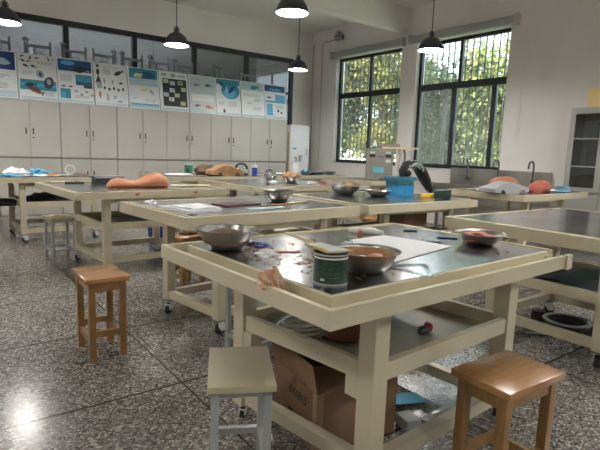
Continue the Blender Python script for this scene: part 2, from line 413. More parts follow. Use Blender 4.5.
# conduit + wall fan
o = MB().tube([(XW-.02,8.42,3.60), (XW-.02,8.95,3.60), (XW-.02,9.0,3.55), (XW-.02,9.0,.0)], .014, seg=6).build('conduit_pipe', 'pipe', None, 60)
tag(o, 'thin painted conduit running from the wall fan down beside the window', 'pipe')
o = MB().tube([(XW-.02,9.32,3.58), (XW-.02,9.32,.0)], .02, seg=6).build('conduit_pipe', 'pipe', None, 60)
tag(o, 'thin painted conduit in the corner behind the air conditioner', 'pipe')
t = thing('wall_fan', 'small dark caged fan fixed high on the wall beside the window', 'fan', (XW,8.35,3.62)); t.scale = (.62,.62,.62)
mb = MB(); mb.box((-.04,-.05,-.08), (0,.05,.08), bev=.01); mb.tube([(-.04,0,0), (-.16,0,.02)], .02); mb.build('bracket', 'greyd', t, 40)
mb = MB()
for r_, dx in ((.19,0), (.14,.03), (.08,.045)):
    for sx in (-1, 1): mb.tube([(-.23+sx*dx*.9 + (0), r_*math.cos(k*math.pi/12), r_*math.sin(k*math.pi/12)) for k in range(24)], .005, seg=4, closed=True)
for k in range(12):
    c, s_ = math.cos(k*math.pi/6), math.sin(k*math.pi/6)
    for sx in (-1, 1): mb.tube([(-.23+sx*.05,.02*c,.02*s_), (-.23+sx*.03,.14*c,.14*s_), (-.23,.19*c,.19*s_)], .003, seg=4)
mb.build('cage', 'greyd', t, 60)
mb = MB()
for k in range(3):
    ang = k*2*math.pi/3
    mb.grid(4, 2, lambda u, v: Vector((-.23+.03*(v-.5), (.03+.12*u)*math.cos(ang+(v-.5)*.8), (.03+.12*u)*math.sin(ang+(v-.5)*.8))), th=.003)
mb.lathe([(0,-.03),(.035,-.03),(.035,.03),(0,.03)], seg=12, mx=T(-.23,0,0,ry=R_(90)))
mb.build('blades', 'greyd', t, 40)

# ------------------------------------------------------------------ pendant lamps
def make_lamp():
    t = thing('pendant_lamp', '', 'lamp', (0,0,0), 0, 'pendant lamps hanging over the tables')
    prof = [(.030,.172),(.050,.168),(.085,.150),(.12,.120),(.15,.075),(.168,.03),(.172,0)]
    MB().lathe(prof, 'shade_out').lathe([(r-.004,z-.003) for r, z in prof], 'shade_in').build('shade', None, t, 50)
    mb = MB(); mb.lathe([(0,.245),(.018,.24),(.03,.215),(.032,.17),(0,.165)], seg=16)
    mb.tube([(-.035,0,.168), (-.045,0,.21), (-.02,0,.25), (0,0,.26), (.02,0,.25), (.045,0,.21), (.035,0,.168)], .004, seg=5)
    mb.build('lamp_holder', 'shade_out', t, 50)
    MB().tube([(0,0,.24), (0,0,HC-2.62)], .006, seg=6).build('cord', 'cord', t, 60)
    MB().lathe([(.055,HC-2.62-.03),(.055,HC-2.62),(0,HC-2.62)], seg=16).build('ceiling_rose', 'shade_out', t, 50)
    m = bpy.data.materials.get('lamp_disc') or mat('lamp_disc', (1,1,1), .5, emit=(1,.97,.92), es=LAMP)
    MB().lathe([(0,.035),(.155,.035),(.155,.045),(0,.045)], seg=24).build('diffuser', m, t)
    return t
LAMP = 60.
lamps = [((.91,7.25), 'dark pendant lamp at far left over the table of papers'), ((2.97,6.95), 'dark pendant lamp hanging in front of the posters'),
         ((3.17,4.45), 'large looking dark pendant lamp at the top centre of the room'), ((5.40,7.35), 'dark pendant lamp hanging before the corner near the air conditioner'),
         ((5.62,4.62), 'dark pendant lamp hanging in front of the window behind the taps')]
hid = [((1.12,4.3),'dark pendant lamp'), ((3.2,1.6),'x'), ((5.6,1.8),'x'), ((-1.4,4.2),'x'), ((-1.4,7.2),'x'), ((-1.4,1.2),'x'), ((3.2,-1.4),'x'), ((.9,-1.4),'x'),((5.6,-1.2),'x')]
L0 = make_lamp(); L0.location = (*lamps[0][0], 2.62); L0['label'] = lamps[0][1]
for (x, y), lb in lamps[1:]: dup(L0, (x,y,2.62), 0, lb)
for x, y in ((1.0,11.1),(4.2,11.1)): dup(L0, (x,y,2.62), 0, 'added pendant lamp brightening the space behind the glazed partition', 'pendant lamps out of view')  # extra lamps added to lighten the room behind the glass
for k, ((x, y), lb) in enumerate(hid):
    dup(L0, (x,y,2.62), 0, 'dark pendant lamp out of view above the near part of the room', 'pendant lamps out of view')

t = thing('fill_tube', 'added fill tube, out of view, brightening the space behind the glazed partition', 'lamp', (2.6,10.3,3.779))  # added fill light, hidden above the sight line, lifts the wall beyond
MB().box((-2.2,-.06,0), (2.2,.06,.08)).build('housing', 'white', t)
MB().tube([(-2.15,0,-.025),(2.15,0,-.025)], .02, None, 8).build('tube', mat('tube_glow', (1,1,1), .5, emit=(.95,.97,1), es=17.), t)
# ------------------------------------------------------------------ steel cabinets
def make_cabinet(x0):
    t = thing('steel_cabinet', '', 'cabinet', (x0,8.9,0), 0, 'metal storage cabinets along the wall')
    W = .893
    MB().box((.002,.018,0), (W-.002,.42,1.85)).build('body', 'cab', t)
    for sx in (0, 1):
        xa = .006+sx*(W/2); xb = xa+W/2-.012
        for za, zb in ((.05,.94), (.97,1.82)):
            d = MB().box((xa,0,za), (xb,.016,zb), bev=.003).build('door', 'cab', t)
            hx = xb-.045 if sx == 0 else xa+.045
            zc = 1.37 if za > .5 else .70
            MB().box((hx-.008,-.014,zc-.05), (hx+.008,.0,zc+.05), bev=.004).build('handle', 'black', d, 40)
            if sx == 1: MB().lathe([(0,.006),(.012,.006),(.012,0)], 'black', 12, T(hx,-.0,zc-.10,rx=R_(90))).build('lock', None, d)
    MB().box((.004,.010,.945), (W-.004,.018,.965)).build('gap_strip', 'cabshade', t)
    return t
cx = [.03+.9*k for k in range(7)]; cx = [.03,.93,1.825,2.72,3.61,4.50,5.395]
names = ['leftmost, cut off by the frame edge', 'behind the table of papers and tape', 'behind the orange clay form', 'second to the right of the orange clay form', 'behind the green canister', 'behind the wooden looking clay car', 'rightmost, next to the air conditioner']
C0 = make_cabinet(cx[0]); C0['label'] = 'grey steel double door cabinet, ' + names[0]
for k in range(1, 7): dup(C0, (cx[k],8.9,0), 0, 'grey steel double door cabinet, ' + names[k])
for c in COL.objects:
    if c.name.startswith('steel_cabinet') and c.location.x > 5.3: c.scale = (1.02,1,1)

# ------------------------------------------------------------------ posters
def pm(name, c): 
    if name not in M: M[name] = mat(name, c, .35)
    return name
pm('p_white',(.78,.80,.82)); pm('p_deep',(.01,.045,.22)); pm('p_teal',(.03,.28,.36)); pm('p_sky',(.10,.42,.68)); pm('p_pale',(.45,.60,.64)); pm('p_grey',(.35,.38,.40))
pm('p_blk',(.025,.03,.035)); pm('p_grn',(.45,.55,.30)); pm('p_yel',(.75,.70,.15)); pm('p_red',(.45,.10,.05)); pm('p_text',(.30,.34,.37)); pm('p_navy',(.02,.08,.20)); pm('p_brown',(.12,.07,.06)); pm('p_ash',(.55,.60,.62))
PW, PH = .545, .72
def ell(cx, cy, rx, ry, rot=0, n=14, tail=False):
    P = []
    for k in range(n):
        an = 2*math.pi*k/n; x, y = rx*math.cos(an), ry*math.sin(an)
        P.append((cx+x*math.cos(rot)-y*math.sin(rot), cy+(x*math.sin(rot)+y*math.cos(rot))*PW/PH))
    return P
def fish(cx, cy, L, rot=0):
    pts = [(-1,.0),(-.6,.28),(-.1,.42),(.4,.25),(.7,.08),(1.05,.35),(.95,0),(1.05,-.35),(.7,-.08),(.3,-.25),(-.2,-.36),(-.7,-.22)]
    return [(cx+L*(x*math.cos(rot)-y*math.sin(rot)), cy+L*(x*math.sin(rot)+y*math.cos(rot))*PW/PH) for x, y in pts]
def rect(x0, y0, x1, y1): return [(x0,y0),(x1,y0),(x1,y1),(x0,y1)]
def textblock(x0, y0, x1, n, dy=.022, c='p_text'):
    return [(c, rect(x0, y0-k*dy-.007, x1-random.random()*.08, y0-k*dy)) for k in range(n)]
def poster(x, lab, els):
    t = thing('poster_panel', lab, 'poster', (x,8.925,1.85), 0, 'posters propped along the cabinet tops')
    tilt = R_(-9)
    mx = Matrix.Rotation(tilt, 4, 'X')
    MB().box((0,0,.002), (PW,.014,PH), 'paper', mx=mx).build('board', None, t)
    mb = MB(); lay = 0
    for m, poly in els:
        lay += 1; y = -.0008-.00012*lay
        vs = [mb.bm.verts.new(mx @ Vector((px*PW, y, pz*PH))) for px, pz in poly]
        f = mb.bm.faces.new(vs); f.material_index = mb.mi(m)
    me = bpy.data.meshes.new('artwork'); mb.bm.to_mesh(me); mb.bm.free()
    for m in mb.mats: me.materials.append(m)
    o = bpy.data.objects.new('artwork', me); COL.objects.link(o); o.parent = t
base = lambda c='p_white': [(c, rect(.03,.02,.97,.98)), ('p_pale', rect(.03,.02,.97,.075))]
E1 = base()+[('p_deep', rect(.03,.60,.97,.98)), ('p_sky', rect(.03,.66,.5,.75)), ('p_pale', fish(.62,.78,.26,2.9)), ('p_ash', fish(.6,.45,.2,.3)), ('p_ash', ell(.65,.26,.13,.10)), ('p_text', rect(.35,.19,.6,.21)), ('p_pale', rect(.03,.08,.97,.16))]
E2 = base()+[('p_teal', rect(.03,.22,.97,.44)), ('p_sky', rect(.03,.30,.97,.36))]+[('p_blk', fish(*q)) for q in ((.12,.93,.06,.4),(.33,.91,.07,1.1),(.5,.92,.06,.3),(.8,.92,.06,2.),(.92,.92,.04,0),(.12,.84,.08,2.8),(.27,.83,.06,0),(.2,.73,.09,-.5),(.4,.73,.09,-.3))]+[('p_grey', ell(.56,.57,.1,.12,.5)),('p_navy', ell(.57,.57,.05,.06)),('p_blk', ell(.78,.40,.13,.18,-.3)),('p_grey', ell(.78,.42,.06,.09)),('p_brown', fish(.42,.22,.23,-.45)),('p_blk', fish(.3,.33,.16,.1)), ('p_red', ell(.45,.17,.1,.03,-.4))]+textblock(.1,.62,.4,4)+textblock(.65,.20,.93,5)+textblock(.5,.85,.9,3)
E3 = base()+[('p_navy', rect(.03,.72,.97,.98)),('p_sky', ell(.3,.90,.2,.07)),('p_teal', rect(.5,.42,.97,.66)),('p_navy', rect(.5,.42,.97,.50)),('p_white', fish(.7,.76,.2,.1)),('p_blk', fish(.68,.77,.25,.15)),('p_blk', rect(.72,.36,.97,.42)),('p_blk', rect(.1,.36,.2,.39)),('p_blk', rect(.3,.36,.4,.39)),('p_teal', rect(.06,.10,.34,.32)),('p_sky', rect(.08,.10,.2,.25))]+[('p_grey', ell(.5+.15*k,.28-.07*(k%2),.05,.04)) for k in range(4)]+textblock(.08,.62,.44,7)+textblock(.45,.18,.9,3)
E4 = base()+[('p_blk', ell(.12,.92,.04,.05)),('p_ash', rect(.28,.74,.5,.88)),('p_blk', fish(.75,.80,.17,.5)),('p_blk', ell(.12,.78,.05,.1)),('p_blk', [(.13,.72),(.22,.52),(.03,.52)]),('p_grey', rect(.07,.40,.22,.55))]+[('p_blk', ell(.3+.14*k,.42-.02*(k%2),.035,.05)) for k in range(5)]+[('p_grey', ell(.3,.58,.03,.09)),('p_grey', ell(.55,.57,.03,.07)),('p_blk', ell(.8,.56,.06,.03)),('p_red', ell(.15,.26,.03,.12)),('p_grey', ell(.38,.2,.04,.13)),('p_grey', ell(.6,.22,.05,.05)),('p_blk', ell(.75,.12,.08,.02))]+textblock(.3,.93,.8,2)
E5 = base()+[('p_teal', rect(.03,.60,.97,.98)),('p_pale', rect(.03,.56,.97,.74)),('p_navy', ell(.6,.83,.3,.12)),('p_white', fish(.32,.82,.16,.3)),('p_yel', ell(.36,.80,.1,.06)),('p_yel', fish(.5,.46,.14,.4)),('p_grey', fish(.75,.42,.12,-.8)),('p_sky', rect(.03,.08,.97,.13)),('p_ash', fish(.2,.25,.1,.4))]+textblock(.5,.25,.9,4)
E6 = base()+[('p_blk', rect(.1,.12,.95,.82)),('p_text', rect(.08,.88,.25,.94)),('p_text', rect(.4,.87,.55,.95)),('p_text', rect(.65,.89,.92,.92))]+[(('p_grn','p_ash','p_grn','p_white')[k % 4], rect(a_,b2,a_+.18,b2+.10)) for k,(a_,b2) in enumerate([(.13,.70),(.36,.66),(.64,.68),(.34,.48),(.74,.52),(.12,.36),(.50,.36),(.3,.25),(.70,.16)])]+[('p_blk', fish(.45,.53,.05,1)), ('p_blk', fish(.73,.73,.06,.5)), ('p_blk', fish(.38,.3,.05,1))]
E7 = base('p_ash')+[('p_pale', rect(.06,.68,.48,.84)),('p_pale', rect(.52,.68,.94,.84)),('p_pale', rect(.06,.52,.94,.60)),('p_red', fish(.28,.74,.12,.1)),('p_brown', fish(.72,.75,.13,0)),('p_white', rect(.06,.32,.94,.50)),('p_red', fish(.72,.18,.17,-.2)),('p_brown', fish(.28,.2,.12,.2))]+textblock(.1,.9,.5,2)
E8 = base()+[('p_teal', rect(.03,.84,.97,.98)),('p_teal', ell(.60,.68,.38,.30)),('p_sky', ell(.55,.62,.26,.16)),('p_navy', fish(.25,.83,.17,-.6)),('p_deep', fish(.65,.72,.2,.8)),('p_white', rect(.42,.60,.45,.8)),('p_blk', ell(.3,.12,.05,.07))]+textblock(.5,.38,.85,6)+textblock(.1,.36,.35,4)
E9 = base()+[('p_pale', rect(.03,.76,.97,.98)),('p_teal', fish(.6,.85,.2,.1)),('p_ash', fish(.7,.5,.18,.2)),('p_ash', fish(.35,.4,.12,.2))]+textblock(.1,.66,.9,4)+textblock(.5,.3,.9,4)
E10 = base()+[('p_navy', rect(.03,.80,.97,.98)),('p_sky', ell(.5,.86,.3,.04)),('p_sky', rect(.5,.48,.95,.72)),('p_sky', rect(.05,.48,.5,.54)),('p_sky', rect(.08,.1,.35,.44)),('p_deep', rect(.12,.6,.3,.64)),('p_deep', ell(.6,.25,.05,.05)),('p_deep', ell(.75,.2,.05,.04))]+textblock(.5,.4,.9,4)
labs = ['poster with a deep blue top and grey fish outlines, cut by the left frame edge','white poster with rows of black creatures and a teal band','poster with a dark blue ocean top and small dark thumbnails','white poster covered in small black insect figures','poster with a yellow and grey fish on pale water','poster with a large black field of small snapshots','pale grey poster with four small reddish fish pictures','poster with a big round blue sea picture and white lower half','nearly blank pale poster with a soft teal top','poster with a dark navy top strip and bright blue blocks, last in the row']
px0 = [.70,1.265,1.82,2.385,2.955,3.52,4.09,4.645,5.21,5.765]
for x, lb, E in zip(px0, labs, (E1,E2,E3,E4,E5,E6,E7,E8,E9,E10)): poster(x, lb, E)

# grey steel stands on the cabinets behind the posters
def make_stand():
    t = thing('steel_stand', '', 'stand', (0,0,0), 0, 'grey steel stands on the cabinet tops')
    MB().box((-.20,-.06,0), (.24,.06,.02)).build('base', 'greyd', t)
    mb = MB(); mb.box((-.19,-.03,.02), (-.13,.03,.90), bev=.015); mb.tube([(-.20,0,.93), (-.16,0,.96), (-.12,0,.93)], .03, seg=8); mb.build('column', 'greyd', t, 40)
    MB().box((.17,-.015,.02), (.20,.015,.95)).build('post', 'greyd', t)
    MB().box((-.06,-.012,.02), (-.035,.012,.86)).build('post', 'greyd', t)
    MB().box((-.13,-.02,.83), (.20,.0,.875)).build('crossbar', 'greyd', t)
    mb = MB(); mb.tube([(.02+.06*math.cos(k*.5), -.02, .72+.06*math.sin(k*.5)-.004*k) for k in range(16)], .006, seg=5); mb.build('cable', 'black', t, 50)
    return t
S0 = None
sl = ['behind the blue topped poster at the far left','behind the poster of rows of creatures','behind the ocean topped poster','behind the insect poster, left one','behind the insect poster, right one','behind the yellow fish poster','behind the black snapshot poster','behind the pale reddish fish poster','behind the round sea picture poster','behind the nearly blank poster']
for k, x in enumerate((1.0,1.58,2.12,2.62,3.08,3.58,4.05,4.58,5.0,5.45)):
    if S0 is None: S0 = make_stand(); S0.location = (x,9.18,1.85); o = S0
    else: o = dup(S0, (x,9.18,1.85), R_(180)*(k % 2 if k in (3,7) else 0))
    o['label'] = 'grey steel stand on the cabinet tops ' + sl[k]

# ------------------------------------------------------------------ work tables
def caster(parent, x, y, ang, sc=1.):
    mx = T(x, y, 0, rz=ang, s=sc)
    mb = MB(); mb.box((-.03,-.03,.095), (.03,.03,.105), 'greyd', mx=mx)
    for s in (-1, 1): mb.prism([(-.035,.03),(.0,.028),(.03,.07),(.03,.095),(-.025,.095)], -.003, .003, 'white', mx @ Matrix.Translation((0,s*.022,0)) @ Matrix.Rotation(R_(90),4,'X'))
    mb.box((-.04,-.022,.03), (-.025,.022,.07), 'white', mx=mx)
    c = mb.build('caster', None, parent)
    MB().lathe([(0,-.016),(.034,-.016),(.038,-.010),(.038,.010),(.034,.016),(0,.016)], 'rubber', 18, mx @ Matrix.Translation((-.012,0,.038)) @ Matrix.Rotation(R_(90),4,'X')).build('wheel', None, c, 40)
def table(lab, N, w, d, rot, z=.79, legs=None, frot=None, inset=(.02,.02,.02,.02), rimh=.065, shelf=True, stub=False, shz=.46, low=.17, tray=.05, open_end=False, drop=.0, cs=1.2, h=.033):
    rz = R_(rot)
    t = thing('work_table', lab, 'table', (*N, 0), rz, 'cream metal work tables with steel tops')
    il, ir, ifr, ib = inset    # gutter widths: left, right, front, back
    # rim
    mb = MB(); q = .018; zb = z-rimh; zt = z-drop
    mb.box((0,0,zb), (w-(.10 if open_end else 0),q,zt)); mb.box((0,d-q,zb), (w,d,zt)); mb.box((0,q,zb), (q,d-q,zt))
    if not open_end: mb.box((w-q,q,zb), (w,d-q,zt))
    else:
        mb.box((w-q,.10,zb), (w,d-q,zt)); mb.box((w-.105,-.012,zb-.004), (w-.055,.006,zt+.004), mx=T(0,0,0)); 
        mb.box((w-.07,.01,zb+.01), (w-.01,.03,zt-.02), mx=T(.0,-.02,0,rz=R_(4)))
        mb.box((w-.09,-.0,zb-.012), (w-.005,.05,zb-.004), mx=T(0,0,0,rz=R_(2)))
    mb.box((q,q,zb), (w-q,d-q,zb+.012))
    mb.build('rim', 'cream', t)
    MB().box((il,ifr,zb+.012), (w-ir,d-ib,z-.002), bev=.003).build('slab', 'cream', t)
    e = .012
    MB().box((il+e,ifr+e,z-.002), (w-ir-e,d-ib-e,z+.001)).build('steel_sheet', 'steel', t)
    # legs
    Mi = Matrix.Rotation(-rz, 4, 'Z')
    def loc(p): v = Mi @ Vector((p[0]-N[0], p[1]-N[1], 0)); return v.x, v.y
    if legs is None:
        l = [(.28,.12),(.28+.86,.12),(.28+.86,d-.14),(.28,d-.14)]
    else: l = [loc(p) for p in legs]       # order: near-left, near-right, far-right, far-left
    lz = low-.055-.01
    ang = math.atan2(l[1][1]-l[0][1], l[1][0]-l[0][0])
    for x, y in l: MB().box((-h,-h,lz), (h,h,zb), mx=T(x,y,0,rz=ang), bev=.004).build('leg', 'cream', t)
    def bar(a_, b2, z0, z1, th=.03, off=0.):
        a_, b2 = Vector((*a_,0)), Vector((*b2,0)); dd = b2-a_; L = dd.length; an = math.atan2(dd.y, dd.x)
        mb.box((h,-th/2+off,z0), (L-h,th/2+off,z1), mx=T(a_.x,a_.y,0,rz=an))
    mb = MB()
    for k in range(4): bar(l[k], l[(k+1) % 4], low-.055, low, .045)
    mb.build('lower_frame', 'cream', t)
    # support bars under the top
    for k in (0, 2):
        mb = MB(); bar(l[k], l[(k+1) % 4], zb-.05, zb-.001, .04); mb.build('top_support', 'cream', t)
    if shelf:
        mb = MB()
        for k in range(4): bar(l[k], l[(k+1) % 4], shz-.035, shz+.03, .03, -.012)
        mb.build('shelf_frame', 'cream', t)
        if stub:
            for k, sg in ((0,1),(3,-1)): MB().box((-h+.004,(h if sg > 0 else -h-.06),shz-.11), (h-.02,(h+.06 if sg > 0 else -h),shz-.037), mx=T(l[k][0],l[k][1],0,rz=ang)).build('bracket', 'cream', t)
        cxm = [sum(p[0] for p in l)/4, sum(p[1] for p in l)/4]
        poly = [(p[0]+(cxm[0]-p[0])*.01, p[1]+(cxm[1]-p[1])*.01) for p in l]
        MB().prism(poly, shz-.034, shz-.028).build('shelf', 'greyshelf' , t)
    for k, (x, y) in enumerate(l): caster(t, x, y, R_((200,160,20,230)[k])+k, lz/.105)
    return t, l
M['greyshelf'] = mat('shelf_sheet', (.30,.28,.22), .4, .2, var=(4, .3))

T1, _ = table('nearest work table, with green can, clay bowl and white paper on top', (.83,.95), 1.49, 1.06, 2.3, h=.037, low=.135, legs=[(1.20,1.14),(2.085,1.185),(2.02,1.88),(1.10,1.83)], inset=(.095,.05,.10,.06), rimh=.056, stub=True, shz=.46, open_end=True)
T2, _ = table('work table in the second row holding a folded white cloth and maroon mat', (1.22,2.71), 1.51, 1.0, 4.5, legs=[(1.48,2.79),(2.39,2.90),(2.32,3.50),(1.385,3.38)], inset=(.055,.04,.05,.05), rimh=.075)
T3, _ = table('work table before the windows holding blue crates and two steel bowls', (2.83,2.83), 1.51, 1.14, 1., legs=[(3.22,3.03),(4.12,3.03),(4.12,3.72),(3.22,3.72)], inset=(.04,.04,.04,.04), rimh=.07)
T4, _ = table('bare topped work table cut off by the right frame edge', (2.87,1.03), 1.58, 1.11, -.5, legs=[(3.10,1.16),(3.92,1.16),(3.90,1.86),(3.10,1.86)], inset=(.05,.04,.04,.04), rimh=.075, shz=.42)
T5, _ = table('work table by the sinks holding grey and red clay blocks', (4.90,2.69), 1.58, .93, 2.5, z=.83, inset=(.03,.03,.03,.03))
T7, _ = table('far work table holding a tin, a bright steel helmet shape and a clay filled bowl', (2.93,4.76), 1.52, 1.30, 2., legs=[(3.3,4.95),(4.15,4.97),(4.13,5.85),(3.28,5.83)], inset=(.04,.04,.04,.04))
T9, _ = table('left work table holding the long orange clay form', (1.0,4.47), 1.50, 1.32, 3.5, legs=[(1.32,4.68),(2.18,4.72),(2.10,5.50),(1.25,5.46)], inset=(.04,.04,.04,.04))
T10, _ = table('far left work table covered in papers, blue bags and a tape roll', (.30,6.55), 1.50, 1.15, 1., legs=[(.93,6.70),(1.74,6.70),(1.72,7.48),(.91,7.48)], inset=(.03,.03,.03,.03))
T6, _ = table('far work table holding a green canister and a tan clay car', (2.70,6.62), 1.80, 1.15, 0., inset=(.03,.03,.03,.03))
T6b, _ = table('farthest work table in front of the air conditioner with dark bowls', (4.62,6.95), 1.70, 1.05, 1., inset=(.03,.03,.03,.03))
T8, _ = table('work table under the window carrying the instrument box', (5.42,5.42), 1.28, .92, 0., inset=(.03,.03,.03,.03), legs=[(5.6,5.55),(6.5,5.55),(6.5,6.2),(5.6,6.2)])

# ------------------------------------------------------------------ stools
def wood_stool(lab, c, rz, w=.23, d=.32, h=.47, m='wood', mt='woodt', group='wooden stools'):
    t = thing('wooden_stool', lab, 'stool', (*c,0), R_(rz), group)
    MB().box((-w/2,-d/2,h-.028), (w/2,d/2,h), bev=.005).build('seat', mt, t, 40)
    a_, b2, s = w/2-.018-.0, d/2-.02, .036
    for sx in (-1, 1):
        for sy in (-1, 1):
            x, y = sx*(a_-s/2), sy*(b2-s/2)
            MB().box((x-s/2,y-s/2,0), (x+s/2,y+s/2,h-.028), bev=.003).build('leg', m, t)
    for sy in (-1, 1):
        MB().box((-a_+s,sy*(b2-s/2)-.009,h-.082), (a_-s,sy*(b2-s/2)+.009,h-.028)).build('apron', m, t)
        MB().box((-a_+s,sy*(b2-s/2)-.010,.13), (a_-s,sy*(b2-s/2)+.010,.165)).build('stretcher', m, t)
    for sx in (-1, 1):
        MB().box((sx*(a_-s/2)-.009,-b2+s,h-.082), (sx*(a_-s/2)+.009,b2-s,h-.028)).build('apron', m, t)
        MB().box((sx*(a_-s/2)-.010,-b2+s,.09), (sx*(a_-s/2)+.010,b2-s,.125)).build('stretcher', m, t)
    return t
def metal_stool(lab, c, rz, w=.22, d=.34, h=.45):
    t = thing('metal_stool', lab, 'stool', (*c,0), R_(rz), 'grey legged stools with cream seats')
    MB().box((-w/2,-d/2,h-.024), (w/2,d/2,h), bev=.003).build('seat', 'lam', t, 40)
    a_, b2, s = w/2-.012, d/2-.02, .026
    for sx in (-1, 1):
        for sy in (-1, 1):
            x, y = sx*(a_-s/2), sy*(b2-s/2)
            MB().box((x-s/2,y-s/2,0), (x+s/2,y+s/2,h-.024), bev=.002).build('leg', 'greym', t)
    for z0 in (h-.05, .10):
        mb = MB()
        for sy in (-1, 1): mb.box((-a_+s,sy*(b2-s/2)-.011,z0), (a_-s,sy*(b2-s/2)+.011,z0+.025))
        for sx in (-1, 1): mb.box((sx*(a_-s/2)-.011,-b2+s,z0), (sx*(a_-s/2)+.011,b2-s,z0+.025))
        mb.build('rails', 'greym', t)
    return t
ws0 = wood_stool('worn wooden stool standing alone on the open floor at left', (.785,2.93), 0, .24, .33, .475)
ws1 = wood_stool('orange wooden stool nearest the viewer at the right of the near table', (1.622,.885), -3, .335, .235, .46)
ws1_seat = [c for c in ws1.children if c.name.startswith('seat')][0]
metal_stool('grey legged stool with a cream seat in the near foreground', (.865,1.465), -28, .225, .335, .44)
metal_stool('grey legged stool half under the left table with the orange clay form', (1.11,5.60), 3, .26,.34,.45)
metal_stool('grey legged stool tucked under the near table beside its left caster', (1.50,2.40), 12, .22, .32, .45)
metal_stool('grey legged stool whose cream seat shows behind the near table top', (2.76,3.98), 0, .34, .24, .45)
metal_stool('grey legged stool behind the right end of the near table', (2.78,2.36), 10, .24, .32, .45)
wood_stool('wooden stool under the table with the folded white cloth', (1.80,4.02), 20, .30, .24, .45, 'wood', 'woodt')
wood_stool('wooden stool under the middle table, to the left of the cardboard heap', (4.30,4.20), 5, .28, .24, .45, 'woodd', 'woodt')
wood_stool('wooden stool under the middle table, close to the cardboard heap', (4.76,4.22), 0, .30, .22, .45, 'woodd', 'woodt')

# ------------------------------------------------------------------ small things
ZT = .791
def bowl(lab, x, y, r=.135, h=.075, z=ZT, group='steel mixing bowls', m='steelb'):
    t = thing('steel_bowl', lab, 'bowl', (x,y,z), 0, group)
    prof = [(0,.0),(r*.42,.0),(r*.50,.002),(r*.72,h*.35),(r*.84,h*.7),(r*.90,h*.96),(r,h),(r*1.0,h+.002),(r*.89,h*.985),(r*.82,h*.72),(r*.69,h*.38),(r*.48,.006),(0,.005)]
    MB().lathe(prof, m, 36).build('basin', None, t, 50)
    return t
def lump(name, lab, cat, x, y, z, rad, m, amp=.25, freq=2.5, seed=1, rz=0., sub=3, flat=-.3, group=None):
    o = MB().blob((0,0,0), rad, m, sub, amp, freq, seed, flatz=flat*rad[2]).build(name, None, None, 50, (x,y,z-flat*rad[2]), rz)
    return tag(o, lab, cat, group)

# --- near table
bowl('steel bowl of dry clay at the far left of the nearest table', .985, 1.80, .125, .085)
lump('clay_mass', 'brown clay layer in the bowl at the far left of the nearest table', 'clay', .985,1.80,ZT+.03, (.098,.098,.045), 'clay_dk', .1, 3, 3, flat=-.2)
bowl('wide steel bowl smeared with brown clay beside the green can', 1.222, 1.225, .120, .076)
o = MB().lathe([(.0,.045),(.05,.046),(.085,.052),(.092,.062),(.098,.076),(.104,.078),(.1075,.078),(.10,.06),(.094,.05),(.06,.02),(0,.02)], 'clay_br', 30).build('clay_mass', None, None, 50, (1.222,1.225,ZT-.008))
tag(o, 'brown clay smeared inside the bowl beside the green can', 'clay')
o = MB().blob((0,0,0), (.035,.02,.012), 'clay_or', 2, .3, 3, 5).blob((-.04,.02,-.004), (.02,.012,.01), 'paper', 2, .3, 3, 5).build('clay_scrap', None, None, 40, (1.245,1.205,ZT+.055)); tag(o, 'orange scrap lying on the clay in the bowl beside the green can', 'scrap')
bowl('shallow shiny steel bowl at the right end of the nearest table', 2.11, 1.36, .118, .055)
lump('clay_mass', 'reddish clay pieces in the shallow bowl at the right end', 'clay', 2.10,1.36,ZT+.022, (.085,.08,.03), 'clay_red', .5, 4, 4, flat=-.2)
# green can
t = thing('paint_can', 'dark green metal can with printed label on the nearest table', 'can', (1.022,1.18,ZT)); t.scale = (.95,.95,.78)
MB().lathe([(0,0),(.056,0),(.059,.003),(.0575,.008),(.057,.118),(.0595,.122),(.0595,.126),(.054,.126),(.054,.119),(.0,.118)], 'green', 36).build('can_body', None, t, 40)
MB().lathe([(.0605,.001),(.0605,.006),(.057,.006),(.057,.001)], 'greym', 36).build('can_ring', None, t, 40)
MB().lathe([(.0605,.119),(.0605,.125),(.057,.125),(.057,.119)], 'greym', 36).build('can_ring', None, t, 40)
mb = MB(); mb.lathe([(.0578,.105),(.0580,.108),(.0578,.111)], 'label', 36)
for k, (z0, a0, a1) in enumerate([(.094,200,250),(.088,200,256),(.082,196,246),(.070,205,262),(.064,205,240),(.05,200,262),(.044,200,250),(.03,215,262)]):
    for q in range(a0, a1, 5):
        if random.random() < .75:
            mb.grid(1, 1, lambda u, v: Vector((.0579*math.cos(R_(q+u*3.6)), .0579*math.sin(R_(q+u*3.6)), z0+v*.0028)), 'can_print')
for q in (196,201,206): 
    mb.grid(1, 1, lambda u, v: Vector((.0579*math.cos(R_(q+u*3)), .0579*math.sin(R_(q+u*3)), .018+v*.009)), 'label')
mb.build('printed_label', None, t)
t = thing('putty_board', 'pale smeared spatula board with a wooden grip lying on the green can', 'spatula', (1.022,1.18,ZT+.0995))
mx = T(0,0,.003,rz=R_(84))
MB().prism([(-.05,-.048),(.115,-.03),(.115,.03),(-.04,.045)], 0, .005, 'lam', mx).build('blade', None, t)
MB().prism([(-.04,-.040),(.10,-.026),(.10,.024),(-.03,.034)], .0052, .0058, 'p_ash', mx).blob((.01,.036,.007), (.05,.008,.002), 'yellow', 2, .4, 5, mx=mx).build('paint_smear', None, t)
MB().tube([(.10,.0,.004),(.17,-.0,.008),(.29,.0,.010)], [.010,.011,.009], 'plank', 8, flat=.6, mx=mx).build('grip', None, t, 50)
